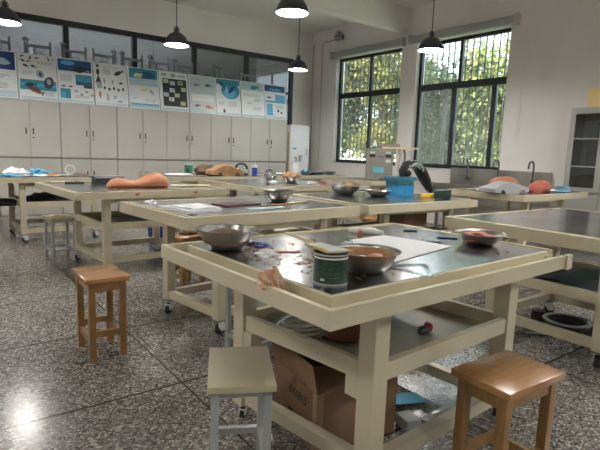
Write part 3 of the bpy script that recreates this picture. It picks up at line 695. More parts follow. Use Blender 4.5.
# white paper
def sheet(name, lab, cat, pts, m='paper', z=ZT, th=.0015, wav=.004, group=None, seed=1):
    p00, p10, p11, p01 = [Vector((*p,0)) for p in pts]
    c = (p00+p10+p11+p01)/4
    def fn(u, v):
        q = p00*(1-u)*(1-v)+p10*u*(1-v)+p11*u*v+p01*(1-u)*v-c
        q.z = th + wav*(1+noise.noise(Vector((u*2.5+seed, v*2.5, seed)))) ; return q
    o = MB().grid(10, 10, fn, m, th=th).build(name, None, None, 60, (c.x,c.y,z)); return tag(o, lab, cat, group)
sheet('paper_sheet', 'large white sheet of paper on the nearest table', 'paper', [(1.42,1.27),(1.92,1.38),(1.85,1.74),(1.60,1.72)], wav=.003)
# set square
t = thing('set_square', 'clear plastic set square leaning over the paper edge on the nearest table', 'set square', (1.40,1.16,ZT+.001), 0)
for a_, b2 in (((-.05,.09),(.10,.03)),((.10,.03),(-.03,-.10)),((-.03,-.10),(-.05,.09))):
    A_, B_ = Vector((*a_,0)), Vector((*b2,0)); dd = B_-A_; 
    MB().box((0,-.009,0), (dd.length,.009,.003), 'setsq', mx=T(A_.x,A_.y,.0,rz=math.atan2(dd.y,dd.x))).build('edge', None, t)
# tissue, pens, scraps
def crumple(name, lab, cat, x, y, z, r, m='paper', h=.35, seed=1, group=None, rz=0, asp=1.):
    o = MB().blob((0,0,0), (r,r*asp,r*h), m, 3, .9, 2.2, seed, flatz=-.02*r).build(name, None, None, None, (x,y,z+.02*r), rz)
    return tag(o, lab, cat, group)
crumple('crumpled_tissue', 'crumpled white tissue in the middle left of the nearest table', 'tissue', 1.07,1.62,ZT,.042,h=.4,seed=3)
crumple('crumpled_tissue', 'flattened white tissue beside the clay bowl at the table far left', 'tissue', 1.115,1.90,ZT,.045,h=.35,seed=5,asp=.6)
crumple('blue_rag', 'small dark blue scrap beside the crumpled white tissue', 'scrap', 1.15,1.79,ZT,.028,'blued',seed=8)
crumple('blue_rag', 'small dark blue and black scrap near the steel bowl at the far left', 'scrap', 1.14,1.84,ZT,.03,'black',seed=9,asp=.5)
crumple('blue_scrap', 'tiny blue scrap lying in the left gutter of the nearest table', 'scrap', .865,1.50,ZT-.04,.018,'blue',h=.8,seed=2)
crumple('white_rag', 'crumpled white cloth scrap behind the green can', 'tissue', 1.50,1.60,ZT+.008,.035,seed=12)
o = MB().blob((0,0,0), (.034,.05,.040), 'clay_crust', 4, .45, 3., 6, flatz=-.015).build('clay_lump', None, None, 50, (.848,1.265,ZT-.032+.03)); tag(o, 'rust and white crusted clay lump wedged in the near table gutter', 'clay')
def stick(name, lab, cat, p, q, z, r, m, flat=1., group=None):
    p, q = Vector((*p,0)), Vector((*q,0)); d = q-p
    o = MB().tube([(0,0,r*flat), (d.length/2,0,r*flat), (d.length,0,r*flat)], r, m, 8, flat=flat).build(name, None, None, 50, (p.x,p.y,z), math.atan2(d.y,d.x)); return tag(o, lab, cat, group)
stick('modelling_tool', 'black handled tool lying on the near table behind the paper, left one', 'tool', (1.90,1.52),(1.95,1.46), ZT, .006, 'black', .7)
stick('modelling_tool', 'blue handled tool at the far right of the white paper', 'tool', (2.06,1.57),(2.13,1.50), ZT, .006, 'blued', .7)
stick('modelling_tool', 'dark pen near the back edge of the nearest table', 'tool', (2.07,1.80),(2.13,1.76), ZT, .005, 'black')
stick('wood_tool', 'thin orange wooden tool beside the crumpled tissue', 'tool', (1.13,1.65),(1.22,1.60), ZT, .006, 'clay_or', .5)
# glue gun like white tool
t = thing('glue_gun', 'white and brown hand tool lying behind the paper on the nearest table', 'tool', (1.80,1.83,ZT), R_(-50))
MB().tube([(-.08,.01,.016),(-.04,0,.018),(.05,0,.018),(.10,-.01,.012)], [.009,.016,.017,.010], 'white', 10).build('body', None, t, 50)
MB().tube([(-.02,-.02,.012),(-.01,-.06,.012)], [.014,.012], 'clay_br', 8).build('grip', None, t, 50)
stick('paint_brush', 'long cream wooden stick lying by the back edge of the nearest table', 'brush', (1.80,1.93),(1.96,1.94), ZT, .008, 'plank', .7)
o = MB().blob((0,0,0), (.035,.02,.016), 'orange', 2, .2, 2, 3, flatz=-.01).blob((.03,.01,0), (.02,.02,.014), 'greenl', 2, .2, 2, 4, flatz=-.01).build('orange_scrap', None, None, 50, (1.36,1.52,ZT+.01)); tag(o, 'orange and green scrap behind the green can', 'scrap')
# crumbs: stuff
mb = MB()
rr = random.Random(3)
for k in range(300):
    u = rr.random(); 
    if k < 170: x, y = rr.gauss(1.12,.13), rr.gauss(1.60,.17)
    elif k < 240: x, y = rr.gauss(1.15,.12), rr.gauss(1.35,.1)
    else: x, y = rr.uniform(.96,2.1), rr.uniform(1.15,1.95)
    if not (.97 < x < 2.1 and 1.12 < y < 1.92): continue
    s = rr.uniform(.002,.008)
    mb.box((-s,-s*.5,0), (s,s*.5,s*.35), 'crumb', mx=T(x,y,ZT+.0005,rz=rr.random()*6))
o = mb.build('clay_crumbs', None); tag(o, 'tan clay crumbs scattered over the nearest table top', 'crumbs', kind='stuff')
mb = MB()
for k in range(90):
    x, y, s = rr.uniform(0,2.2), rr.uniform(1.6,6.5), rr.uniform(.005,.013)
    mb.blob((x,y,s*.3), (s,s*.7,s*.4), 'clay_dk', 1, .5, 3, k, flatz=-s*.3)
o = mb.build('floor_crumbs', None); tag(o, 'dark clay crumbs dropped on the terrazzo floor', 'crumbs', kind='stuff')

# --- near table shelf
zs = .46-.028
mb = MB()
for k in range(3):
    mb.tube([(1.30+(.14-.02*k)*math.cos(q*math.pi/12)*1.1, 1.66+(.10-.015*k)*math.sin(q*math.pi/12), zs+.010+.014*k) for q in range(24)], .006, 'white', 6, closed=True)
o = mb.build('coiled_cable', None, None, 60); tag(o, 'loose coil of white cable on the shelf of the nearest table', 'cable')
o = MB().grid(12, 12, lambda u, v: Vector(((u-.5)*.32, (v-.5)*.26, .006+.05*abs(noise.noise(Vector((u*4, v*4, 1))))+.04*math.sin(u*3.1)*math.sin(v*3.1))), 'film').build('plastic_bag', None, None, 60, (1.36,1.72,zs)); tag(o, 'clear crinkled plastic film on the near table shelf', 'plastic bag')
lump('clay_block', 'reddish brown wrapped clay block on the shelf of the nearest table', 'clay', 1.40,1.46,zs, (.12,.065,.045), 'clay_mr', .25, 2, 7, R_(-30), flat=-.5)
o = MB().grid(10, 8, lambda u, v: Vector(((u-.5)*.16, (v-.5)*.12, .005+.085*math.sin(u*3.1)*math.sin(v*3.1)*(.7+.5*noise.noise(Vector((u*5,v*5,4)))))), 'film').build('plastic_wrap', None, None, 60, (1.30,1.30,zs)); tag(o, 'clear wrap bunched beside the near leg on the near table shelf', 'plastic wrap')
o = MB().box((-.06,-.05,0), (.06,.05,.07), bev=.004).build('blue_tin', 'teal', None, 40, (1.72,1.66,zs)); tag(o, 'dark blue box deep on the shelf of the nearest table', 'box')
t = thing('toy_figure', 'red and black small object near the shelf edge of the nearest table', 'trinket', (1.70,1.33,zs), R_(15))
MB().blob((0,0,.018), (.035,.022,.02), 'black', 2, .5, 3, 2, flatz=-.018).build('black_piece', None, t, 50)
MB().blob((.045,.0,.022), (.026,.02,.026), 'red', 2, .4, 3, 5, flatz=-.02).build('red_piece', None, t, 50)
# --- cardboard box below
t = thing('cardboard_box', 'open brown cardboard box under the nearest table', 'box', (1.19,1.42,.0), R_(-9))
bw, bd, bh, th = .40, .40, .25, .005
mb = MB(); mb.box((0,0,0), (bw,bd,th)); mb.box((0,0,th), (bw,th,bh)); mb.box((0,bd-th,th), (bw,bd,bh)); mb.box((0,th,th), (th,bd-th,bh)); mb.box((bw-th,th,th), (bw,bd-th,bh)); mb.build('carton', 'card', t)
MB().box((0,-.0,0), (.004,bd,.13), mx=T(.0,0,bh,ry=R_(-12))).build('flap', 'card', t)
MB().box((0,0,0), (bw,.004,.13), mx=T(0,bd-.004,bh,rx=R_(12))).build('flap', 'card', t)
MB().box((0,0,0), (bw*.96,.004,.13), mx=T(.01,.002,bh,rx=R_(-62))).build('flap', 'card', t)
MB().box((-.004,0,0), (0,bd,.12), mx=T(bw,0,bh,ry=R_(-60))).build('flap', 'card', t)
MB().box((-.0012,-.0012,.0), (.03,-.0002,bh)).box((-.0012,-.0012,0), (-.0002,.03,bh)).build('tape_strip', 'tape', t)
text_mesh('8X1815', .05, 'ink', 'printed_text', t, Matrix.Translation((-.001,.24,.165)) @ Matrix.Rotation(R_(-90),4,'Z') @ Matrix.Rotation(R_(90),4,'X'))
mb = MB(); mb.box((-.0015,.07,.06), (-.0003,.10,.10)); mb.box((-.0015,.20,.07), (-.0003,.24,.095)); 
for a_, b2 in (((.19,.06),(.27,.13)),((.19,.06),(.30,.05)),((.27,.13),(.30,.05))):
    dx, dz = b2[0]-a_[0], b2[1]-a_[1]; mb.box((0,-.0015,-.003), (math.hypot(dx,dz),-.0003,.003), mx=T(a_[0],0,a_[1],ry=-math.atan2(dz,dx)))
mb.build('printed_marks', 'ink', t)
o = MB().box((0,0,0), (.075,.095,.055), bev=.006).build('white_carton', 'p_ash', None, 40, (1.615,1.31,0), R_(-15)); tag(o, 'small pale grey box on the floor beside the cardboard box', 'box')
o = MB().grid(10, 8, lambda u, v: Vector(((u-.5)*.26, (v-.5)*.16*(1.1-u*.5), .004+.05*(1-u)*(1-v*.5)+.01*noise.noise(Vector((u*4,v*4,1))))), 'ltblue', th=.002).build('blue_sheet', None, None, 60, (1.80,1.52,.003), R_(-15)); tag(o, 'folded light blue plastic sheet on the floor under the nearest table', 'sheet')
o = MB().box((0,-.018,0), (.42,.018,.022), bev=.003).build('floor_strip', 'greym', None, 40, (1.74,1.32,0), R_(8)); tag(o, 'grey metal strip lying on the floor under the nearest table', 'strip')

# --- second row table, white cloth etc.
t = thing('folded_cloth', 'folded white cloth lying on the second row table', 'cloth', (1.40,3.06,ZT), R_(12))
MB().grid(10, 10, lambda u, v: Vector(((u-.5)*.26, (v-.5)*.34, .020+.006*noise.noise(Vector((u*3,v*3,2))))), 'paper', th=.018).build('layer', None, t, 60)
MB().grid(8, 8, lambda u, v: Vector(((u-.5)*.22+.02, (v-.5)*.24-.03, .030+.006*noise.noise(Vector((u*3,v*3,7))))), 'paper', th=.008).build('layer', None, t, 60)
crumple('dark_scrap', 'small dark scrap resting at the near edge of the folded white cloth', 'scrap', 1.31,2.83,ZT,.02,'greyd',seed=4)
o = MB().box((-.17,-.09,0), (.17,.09,.012), bev=.004).build('maroon_mat', 'maroon', None, 40, (1.86,3.25,ZT), R_(10)); tag(o, 'dark maroon folded mat on the second row table', 'mat')
sheet('clear_sheet', 'pale translucent sheet at the near edge of the second row table', 'sheet', [(1.78,2.92),(2.10,2.96),(2.12,3.05),(1.80,3.02)], 'p_pale', wav=.002)
stick('wood_strip', 'flat pale wood strip lying right of the maroon mat', 'strip', (1.98,3.10),(2.22,3.12), ZT, .014, 'clay_br', .3)
stick('wood_strip', 'flat pale wood strip lying in front of the deep steel bowl', 'strip', (2.26,3.16),(2.50,3.22), ZT, .020, 'plank', .3)
crumple('white_putty', 'small white lump on the left end of the second row table', 'putty', 1.32,3.55,ZT,.035,h=.6,seed=6)
bowl('deep steel bowl, dark sided, on the second row table', 2.32, 3.36, .135, .09)
lump('steel_cup', 'dark cup rim leaning in the deep steel bowl', 'cup', 2.24,3.38,ZT+.05, (.05,.05,.03), 'greyd', .1, 2, 2)
# --- T3
bowl('steel bowl holding wrapped clay on the table with blue crates', 3.37, 3.72, .165, .085)
lump('clay_ball', 'tan clay ball in the bowl on the table with blue crates', 'clay', 3.44,3.74,ZT+.05, (.055,.05,.05), 'clay_br', .15, 2, 3)
crumple('plastic_scrap', 'clear plastic scrap in the bowl on the table with blue crates', 'scrap', 3.31,3.73,ZT+.045,.07,'film',h=.6,seed=3)
bowl('small steel bowl directly left of the blue crates', 3.57, 3.46, .135, .055)
t = thing('blue_crate', 'bright blue plastic crate at the bottom of the pair', 'crate', (3.93,3.50,ZT), R_(-8))
mb = MB(); mb.box((-.10,-.09,0), (.105,.09,.10), bev=.008); mb.box((-.105,-.095,.082), (.11,.095,.10), bev=.004); mb.build('body', 'blue', t, 40)
MB().box((-.02,-.098,.0), (.0,-.09,.082)).build('rib', 'blue', t)
t = thing('teal_crate', 'dark teal tray stacked on the bright blue crate', 'crate', (3.92,3.51,ZT+.1005), R_(-6))
mb = MB(); mb.box((-.10,-.085,0), (.125,.095,.055), bev=.006); mb.box((-.125,-.10,.052), (.145,.11,.09), bev=.006); mb.build('body', 'teal', t, 40)
t = thing('car_fender', 'black curved shape with silver edge arching down from the teal tray', 'moulding', (4.12,3.46,ZT), R_(-2))
def band(path, half, m, th=.02, dy=0.):
    mb = MB(); n = len(path)-1
    V = []
    for i, (x, z) in enumerate(path):
        hw = half[i] if isinstance(half, list) else half
        V.append((x, z, hw))
    for i in range(n):
        (x0,z0,h0), (x1,z1,h1) = V[i], V[i+1]
        dx, dz = x1-x0, z1-z0; L = math.hypot(dx, dz) or 1; nx, nz = -dz/L*th, dx/L*th
        ps = [(x0,-h0+dy,z0),(x0,h0+dy,z0),(x1,h1+dy,z1),(x1,-h1+dy,z1)]
        a4 = [mb.bm.verts.new(p) for p in ps]; b4 = [mb.bm.verts.new((p[0]+nx,p[1],p[2]+nz)) for p in ps]
        mb.bm.faces.new(a4); mb.bm.faces.new(b4[::-1])
        for k in range(4): mb.bm.faces.new((a4[k], a4[(k+1) % 4], b4[(k+1) % 4], b4[k]))
    mb.mi(m); return mb
path = [(-.215,.19),(-.215,.25),(-.165,.31),(-.09,.325),(-.03,.315),(.03,.275),(.08,.225),(.13,.165),(.17,.11),(.21,.055),(.245,.025)]
MB().tube([(x,0,z) for x, z in path], [.03,.045,.055,.06,.066,.072,.076,.070,.058,.043,.024], 'black', 14, flat=.7).build('shell', None, t, 60)
MB().tube([(x-.01,-.05,z-.012) for x, z in path[2:8]], [.006,.012,.014,.014,.012,.006], 'p_ash', 8).build('silver_edge', None, t, 60)
MB().blob((-.15,0,.225), (.055,.05,.038), 'black', 3, .05, 2, 1).build('hub', None, t, 60)
MB().tube([(-.15,-.062,.30),(-.09,-.068,.33),(-.03,-.072,.315),(.01,-.075,.28),(.02,-.072,.25)], .010, 'p_ash', 6).build('silver_stripe', None, t, 60)
o = MB().box((-.11,-.04,0), (.11,.04,.04), bev=.012).build('yellow_sponge', 'yellow', None, 50, (4.04,3.20,ZT), R_(5)); tag(o, 'yellow sponge lying before the black arched shape', 'sponge')
t = thing('green_tin', 'dark green tin at the right end of the table with blue crates', 'tin', (4.12,3.11,ZT), R_(10))
MB().box((-.085,-.05,0), (.085,.05,.075), bev=.008).build('body', 'green', t, 40); MB().box((-.088,-.053,.068), (.088,.053,.08), bev=.004).build('lid', 'green', t, 40)
# --- T5: clay models
def carbody(name, lab, L, W, H, m, x, y, z, rz, group=None):
    prof = [(-.5,.12),(-.5,.42),(-.46,.55),(-.34,.68),(-.18,.92),(-.04,1.0),(.08,.98),(.22,.80),(.34,.66),(.46,.54),(.5,.40),(.5,.12),(.41,.12)]
    arch = lambda c: [(c+.075*math.cos(R_(q)), .04+.30*math.sin(R_(q))) for q in range(10, 171, 20)]
    bot = [(.41,.10)]+arch(.30)+[(.18,.04),(-.18,.04)]+arch(-.30)+[(-.42,.10)]
    P = prof[:-1]+bot
    t = thing(name, lab, 'clay model', (x,y,z), R_(rz), group)
    mb = MB(); bm = mb.bm; rings = []
    for s in (-1,-.8,-.3,.3,.8,1):
        ring = []
        for px, pz in P:
            k = 1.0
            if pz > .60: k = .80
            zz = pz*H*(1.0 if abs(s) < .9 else (.93 if pz > .3 else 1))
            ring.append(bm.verts.new((px*L*(1 if abs(s) < .9 else .97), s*W/2*k, zz if pz > .05 else 0.0)))
        rings.append(ring)
    n = len(P)
    for A_, B_ in zip(rings, rings[1:]):
        for k in range(n): bm.faces.new((A_[k], A_[(k+1) % n], B_[(k+1) % n], B_[k]))
    bm.faces.new(rings[0][::-1]); bm.faces.new(rings[-1]); mb.mi(m)
    mb.build('car_body', None, t, 45)
    for c in (.30,-.30): MB().lathe([(0,-W*.40),(.05*L,-W*.40),(.05*L,W*.40),(0,W*.40)], 'clay_dk' if m != 'clay_gr' else 'greyd', 16, Matrix.Translation((c*L,0,.052*L)) @ Matrix.Rotation(R_(90),4,'X')).build('axle_hollow', None, t, 40)
    return t
Z5 = .831
carbody('clay_car', 'pale grey clay car model on the table by the sinks', .60, .22, .125, 'clay_gr', 5.06,3.02,Z5, -4)
lump('clay_block', 'salmon clay block lying behind the grey clay car', 'clay', 5.48,3.28,Z5, (.28,.09,.10), 'clay_or', .2, 1.5, 3, R_(-5), flat=-.6)
lump('clay_block', 'brick red faceted clay block right of the grey clay car', 'clay', 5.76,2.99,Z5, (.21,.12,.085), 'clay_red', .35, 1.6, 11, R_(8), sub=2, flat=-.5)
sheet('blue_sheet', 'bright blue sheet lying right of the brick red clay block', 'sheet', [(5.85,2.80),(6.15,2.80),(6.18,2.92),(5.92,2.94)], 'ltblue', Z5, wav=.012)
t = thing('plastic_tray', 'small blue topped dark tray at the right end of the table by the sinks', 'tray', (6.25,2.96,Z5), R_(5))
MB().box((-.10,-.06,0), (.10,.06,.035), bev=.006).build('tray', 'basin', t, 40); MB().box((-.09,-.05,.036), (.09,.05,.06), bev=.01).build('blue_lid', 'ltblue', t, 40)
sheet('paper_sheet', 'white paper between the red clay block and the blue topped tray', 'paper', [(5.98,2.95),(6.13,2.95),(6.10,3.08),(5.98,3.06)], 'paper', Z5, wav=.01)
sheet('paper_sheet', 'wrinkled white paper left of the grey clay car', 'paper', [(4.98,3.22),(5.16,3.22),(5.18,3.45),(4.98,3.45)], 'paper', Z5, wav=.015)
# --- T9
mb = MB(); bm = mb.bm; rings = []; n = 20
prof = [(-.40,.004,.01),(-.385,.05,.035),(-.33,.085,.07),(-.26,.10,.085),(-.18,.09,.075),(-.10,.075,.055),(-.02,.08,.062),(.06,.10,.085),(.14,.125,.115),(.22,.135,.128),(.29,.13,.12),(.35,.11,.095),(.385,.06,.06),(.40,.01,.02)]
for x, ry, rz_ in prof:
    ring = []
    for k in range(n):
        a_ = 2*math.pi*k/n; zz = rz_*.5+rz_*.62*math.sin(a_)
        ring.append(bm.verts.new((x, ry*math.cos(a_), max(0, zz))))
    rings.append(ring)
for A_, B_ in zip(rings, rings[1:]):
    for k in range(n): bm.faces.new((A_[k], A_[(k+1) % n], B_[(k+1) % n], B_[k]))
bm.faces.new(rings[0][::-1]); bm.faces.new(rings[-1]); mb.mi('clay_or')
o = mb.build('clay_form', None, None, 60, (1.72,4.98,ZT), R_(3)); o.scale = (.78,1,1); tag(o, 'long smooth orange clay form with two humps', 'clay model')
stick('wood_plank', 'long pale wooden plank to the right of the orange clay form', 'plank', (2.06,4.97),(2.47,4.90), ZT, .022, 'plank', .5)
t = thing('grey_tray', 'black and grey plastic container behind the orange clay form', 'container', (1.60,5.62,ZT), R_(3))
mb = MB(); mb.prism([(-.14,-.08),(.14,-.08),(.14,.08),(-.14,.08)], 0, .05, 'black'); mb.box((-.16,-.095,.05), (.16,.095,.075), 'greyd', .006); mb.build('tub', None, t, 40)
stick('modelling_tool', 'thin black tool on the left part of the orange clay form table', 'tool', (1.16,5.55),(1.34,5.52), ZT, .009, 'black')
crumple('dark_scrap', 'black scrap at the far edge of the orange clay form table', 'scrap', 1.30,5.68,ZT,.03,'black',seed=4)
stick('wood_strip', 'short pale strip at the far left corner of the orange clay form table', 'strip', (1.04,5.66),(1.20,5.70), ZT, .014, 'plank', .5)
for k, (x, lb) in enumerate(((1.55,'small rust red smear on the front rim left of the clay form'),(2.14,'small rust red smear on the front rim right of the clay form'))):
    o = MB().blob((0,0,0), (.022,.004,.012), 'clay_red', 2, .5, 3, k).build('clay_smear', None, None, 50, (x,4.47+(x-1.0)*math.tan(R_(3.5))-.001,.765)); tag(o, lb, 'smear')
# dark cloths / shelf contents
def heap(name, lab, cat, x, y, z, r, m, seed, rz=0):
    o = MB().blob((0,0,0), r, m, 3, .6, 1.8, seed, flatz=-.1*r[2]).build(name, None, None, 50, (x,y,z+.1*r[2]), R_(rz)); return tag(o, lab, cat)
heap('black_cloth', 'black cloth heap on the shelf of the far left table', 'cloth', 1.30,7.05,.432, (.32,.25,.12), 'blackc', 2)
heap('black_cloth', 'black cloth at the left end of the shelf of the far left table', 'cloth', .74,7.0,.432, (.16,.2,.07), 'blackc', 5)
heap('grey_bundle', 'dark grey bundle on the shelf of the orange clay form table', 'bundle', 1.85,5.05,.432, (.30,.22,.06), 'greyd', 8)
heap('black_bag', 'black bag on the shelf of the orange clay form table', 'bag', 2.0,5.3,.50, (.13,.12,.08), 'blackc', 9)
def chairseat(lab, x, y):
    t = thing('round_stool', lab, 'stool', (x,y,0)); MB().lathe([(0,.44),(.16,.44),(.175,.46),(.175,.485),(.16,.50),(0,.50)], 'blackc', 24).build('seat', None, t, 50)
    for k in range(4):
        a_ = R_(45+90*k); MB().tube([(.10*math.cos(a_),.10*math.sin(a_),.44),(.17*math.cos(a_),.17*math.sin(a_),0)], .011, 'greyd', 6).build('leg', None, t, 50)
chairseat('black padded stool behind the orange clay form table, left of the pair', 2.70,5.85)
chairseat('black padded stool behind the orange clay form table, right of the pair', 3.02,6.25)
t = thing('blue_bucket', 'blue bucket on the floor under the second row tables', 'bucket', (2.30,5.95,0))
MB().lathe([(0,.005),(.11,.005),(.14,.28),(.148,.28),(.148,.295),(.136,.295),(.106,.012),(0,.012)], 'blued', 28).build('pail', None, t, 50)
MB().tube([(.145*math.cos(q*math.pi/10),-.02-.08*math.sin(q*math.pi/10),.28-.02*math.sin(q*math.pi/10)) for q in range(11)], .004, 'greyd', 5).build('handle', None, t, 50)
lump('dark_lump', 'dark rounded clay lump on the wooden stool under the second row table', 'clay', 1.82,4.03,.451, (.08,.06,.04), 'clay_dk', .3, 2, 3)
# --- T10 papers, bags, tape
ZTT = ZT
crumple('blue_bag', 'crumpled bright blue plastic bag on the far left table', 'bag', 1.20,7.20,ZT,.13,'ltblue',h=.5,seed=2)
crumple('white_bag', 'crumpled white plastic bag left of the blue bag on the far left table', 'bag', .92,7.1,ZT,.13,'paper',h=.6,seed=5)
crumple('blue_bag', 'flat blue plastic wrap at the front of the far left table', 'bag', .72,6.75,ZT,.15,'ltblue',h=.15,seed=8)
o = MB().box((-.07,-.05,0), (.07,.05,.03), bev=.006).build('red_box', 'red', None, 40, (.62,6.72,ZT)); tag(o, 'small red packet on the far left table', 'packet')
o = MB().lathe([(.05,-.025),(.065,-.025),(.065,.025),(.05,.025),(.05,-.025)], 'white', 28, Matrix.Translation((0,0,.065)) @ Matrix.Rotation(R_(-15),4,'Z') @ Matrix.Rotation(R_(90),4,'X') ).build('tape_roll', None, None, 50, (1.56,7.15,ZT)); tag(o, 'white tape roll standing on edge on the far left table', 'tape roll')
pr = [((.85,6.72),.30,.2,'p_sky','blue printed leaflet at the front of the far left table'),((1.12,6.78),.30,.2,'paper','white leaflet in front of the blue bag on the far left table'),((1.38,6.82),.24,.2,'p_ash','grey leaflet under the tape roll side of the far left table'),((1.62,6.85),.24,.18,'p_brown','dark leaflet near the right corner of the far left table'),((.5,6.95),.3,.25,'p_grey','grey leaflet at the left end of the far left table')]
for k, ((x,y),w,d,m,lb) in enumerate(pr): sheet('leaflet', lb, 'leaflet', [(x-w/2,y-d/2),(x+w/2,y-d/2+.02),(x+w/2-.02,y+d/2),(x-w/2,y+d/2)], m, ZT+.0005*k, wav=.012, seed=k+3)
stick('orange_marker', 'orange marker pen lying on the far left table', 'pen', (1.20,6.68),(1.32,6.70), ZT+.018, .008, 'orange')
# --- T6
sheet('paper_stack', 'pale papers at the left end of the green canister table', 'paper', [(2.75,6.80),(3.15,6.80),(3.2,7.1),(2.85,7.15)], 'paper', ZT, th=.012, wav=.01)
t = thing('green_canister', 'green cylindrical canister beside the tan clay car', 'canister', (3.20,7.05,ZT))
MB().lathe([(0,0),(.062,0),(.062,.15),(0,.15)], 'greenl', 24).build('can_body', None, t, 40); MB().lathe([(.065,.148),(.065,.165),(0,.167)], 'p_pale', 24).build('lid', None, t, 40)
MB().grid(6, 1, lambda u, v: Vector((.0625*math.cos(R_(215+u*40)), .0625*math.sin(R_(215+u*40)), .04+v*.06)), 'green').build('label_patch', None, t)
carbody('clay_car', 'tan clay car model on the far table with the green canister', .56, .24, .17, 'clay_br', 3.72,6.88,ZT, 6)
lump('clay_block', 'dark brown clay block behind the tan clay car', 'clay', 3.60,7.22,ZT, (.22,.14,.11), 'clay_dk', .35, 1.6, 6, R_(10), flat=-.5)
crumple('clear_bag', 'clear plastic bag behind the tan clay car', 'bag', 3.97,7.32,ZT,.10,'film',h=1.,seed=3)
mb = MB(); mb.tube([(.10*math.cos(q*.5), .02*q*.2, .10+.085*math.sin(q*.5)) for q in range(10)], .018, 'black', 8); mb.tube([(-.1,.04,.05),(-.02,.0,.02),(.1,-.02,.02)], .014, 'black', 8)
o = mb.build('black_hose', None, None, 60, (4.08,6.98,ZT)); tag(o, 'black looped hose right of the tan clay car', 'hose')
crumple('clear_bag', 'large clear plastic bag beside the blue bottle', 'bag', 4.27,7.30,ZT,.11,'film',h=1.2,seed=7)
t = thing('blue_bottle', 'blue labelled bottle with a white top on the far table', 'bottle', (4.38,7.08,ZT))
MB().lathe([(0,0),(.042,0),(.045,.01),(.045,.12),(0,.121)], 'blued', 20).build('bottle_body', None, t, 40); MB().lathe([(.045,.12),(.04,.15),(.018,.17),(.016,.21),(0,.21)], 'p_ash', 20).build('bottle_top', None, t, 40)
sheet('dark_sheet', 'thin brown board left of the tan clay car', 'board', [(3.0,6.66),(3.32,6.66),(3.36,6.76),(3.05,6.76)], 'clay_br', ZT, wav=.01)
# --- T7
t = thing('steel_tin', 'small grey tin on the table with the clay filled bowl', 'tin', (3.42,5.35,ZT)); MB().lathe([(0,0),(.055,0),(.055,.06),(0,.061)], 'greym', 22).build('tin_body', None, t, 40)
t = thing('helmet_bowl', 'bright chrome rounded cup tipped on its side beside the clay filled bowl', 'cup', (3.72,5.60,ZT), R_(-60))
MB().lathe([(0,-.08),(.04,-.075),(.068,-.04),(.075,.03),(.08,.06),(.072,.06),(.066,.03),(.05,-.04),(0,-.06)], 'chrome', 28, Matrix.Translation((0,0,.08)) @ Matrix.Rotation(R_(80),4,'X')).build('cup_body', None, t, 60)
crumple('white_rag', 'white cloth scrap under the tipped chrome cup', 'cloth', 3.66,5.44,ZT,.05,seed=4)
bowl('steel bowl heaped with broken brown clay on the far table', 3.86, 5.32, .135, .085)
lump('clay_mass', 'heap of broken brown clay in the far table bowl', 'clay', 3.86,5.32,ZT+.055, (.115,.115,.07), 'clay_br', .5, 4, 9, flat=-.2)
crumple('clear_scrap', 'pale plastic scrap at the right of the far table with the clay filled bowl', 'scrap', 4.10,5.22,ZT,.07,'p_ash',h=.2,seed=3)
crumple('red_scrap', 'tiny red scrap at the right of the far table', 'scrap', 4.22,5.10,ZT,.03,'red',h=.6,seed=3)
crumple('pink_scrap', 'pink paper scrap at the right end of the far table', 'scrap', 4.34,5.22,ZT,.05,'clay_or',h=.2,seed=4)
# --- T6b
t = thing('spray_bottle', 'white pump bottle on the farthest table before the air conditioner', 'bottle', (5.35,7.25,ZT))
MB().lathe([(0,0),(.05,0),(.053,.01),(.053,.17),(.02,.20),(.018,.22),(0,.22)], 'white', 20).build('bottle_body', None, t, 50); MB().tube([(0,0,.22),(0,0,.30),(-.04,-.01,.30)], .012, 'greyd', 8).build('pump', None, t, 50)
crumple('blue_bag', 'small bright blue bag on the farthest table', 'bag', 5.72,7.45,ZT,.07,'ltblue',h=.9,seed=3)
for (x, y, lb) in ((5.55,7.20,'dark bowl on the farthest table, left of the three'),(5.82,7.15,'dark bowl on the farthest table, middle of the three'),(6.13,7.22,'dark bowl on the farthest table, right of the three')):
    bowl(lb, x, y, .12, .055, group='dark bowls on the farthest table', m='greyd')
heap('grey_cloth', 'dark cloth between the dark bowls on the farthest table', 'cloth', 5.70,7.32,ZT, (.12,.08,.05), 'blackc', 3)
sheet('paper_stack', 'white papers left of the pump bottle on the farthest table', 'paper', [(4.8,7.1),(5.2,7.1),(5.2,7.4),(4.85,7.4)], 'paper', ZT, wav=.015)
# --- T8 instrument
t = thing('instrument_box', 'grey instrument box with two dark gauges on the table under the window', 'instrument', (5.70,5.81,ZT), R_(-41)); t.scale = (.685,.85,1)
MB().box((0,0,0), (.60,.36,.50), bev=.008).build('housing', 'panel', t, 40)
for x in (.05,.42):
    MB().box((x,-.006,.36), (x+.13,0,.41)).build('gauge', 'black', t); MB().box((x+.01,-.005,.412), (x+.12,0,.45)).build('gauge_face', 'p_ash', t)
for x in (.24,.30,.35): MB().lathe([(0,.01),(.012,.01),(.014,0)], 'black', 12, T(x,0,.37,rx=R_(90))).build('knob', None, t)
MB().box((.14,-.004,.12), (.40,0,.20)).build('blue_label', 'sky_label' if 'sky_label' in M else 'ltblue', t)
MB().box((.43,-.003,.28), (.55,0,.33)).build('nameplate', 'p_ash', t)
t = thing('white_bottle', 'small white and green bottle standing on the instrument box', 'bottle', (5.84,5.80,ZT+.501)); MB().lathe([(0,0),(.035,0),(.035,.04),(.03,.07),(.012,.10),(.012,.13),(0,.13)], 'white', 16).build('bottle_body', None, t, 50); MB().lathe([(.036,.0),(.036,.03)], 'greenl', 16).build('label_band', None, t, 50)
t = thing('shallow_tray', 'shallow grey tray on the board atop the instrument box', 'tray', (5.70,5.81,ZT+.532), R_(-41))
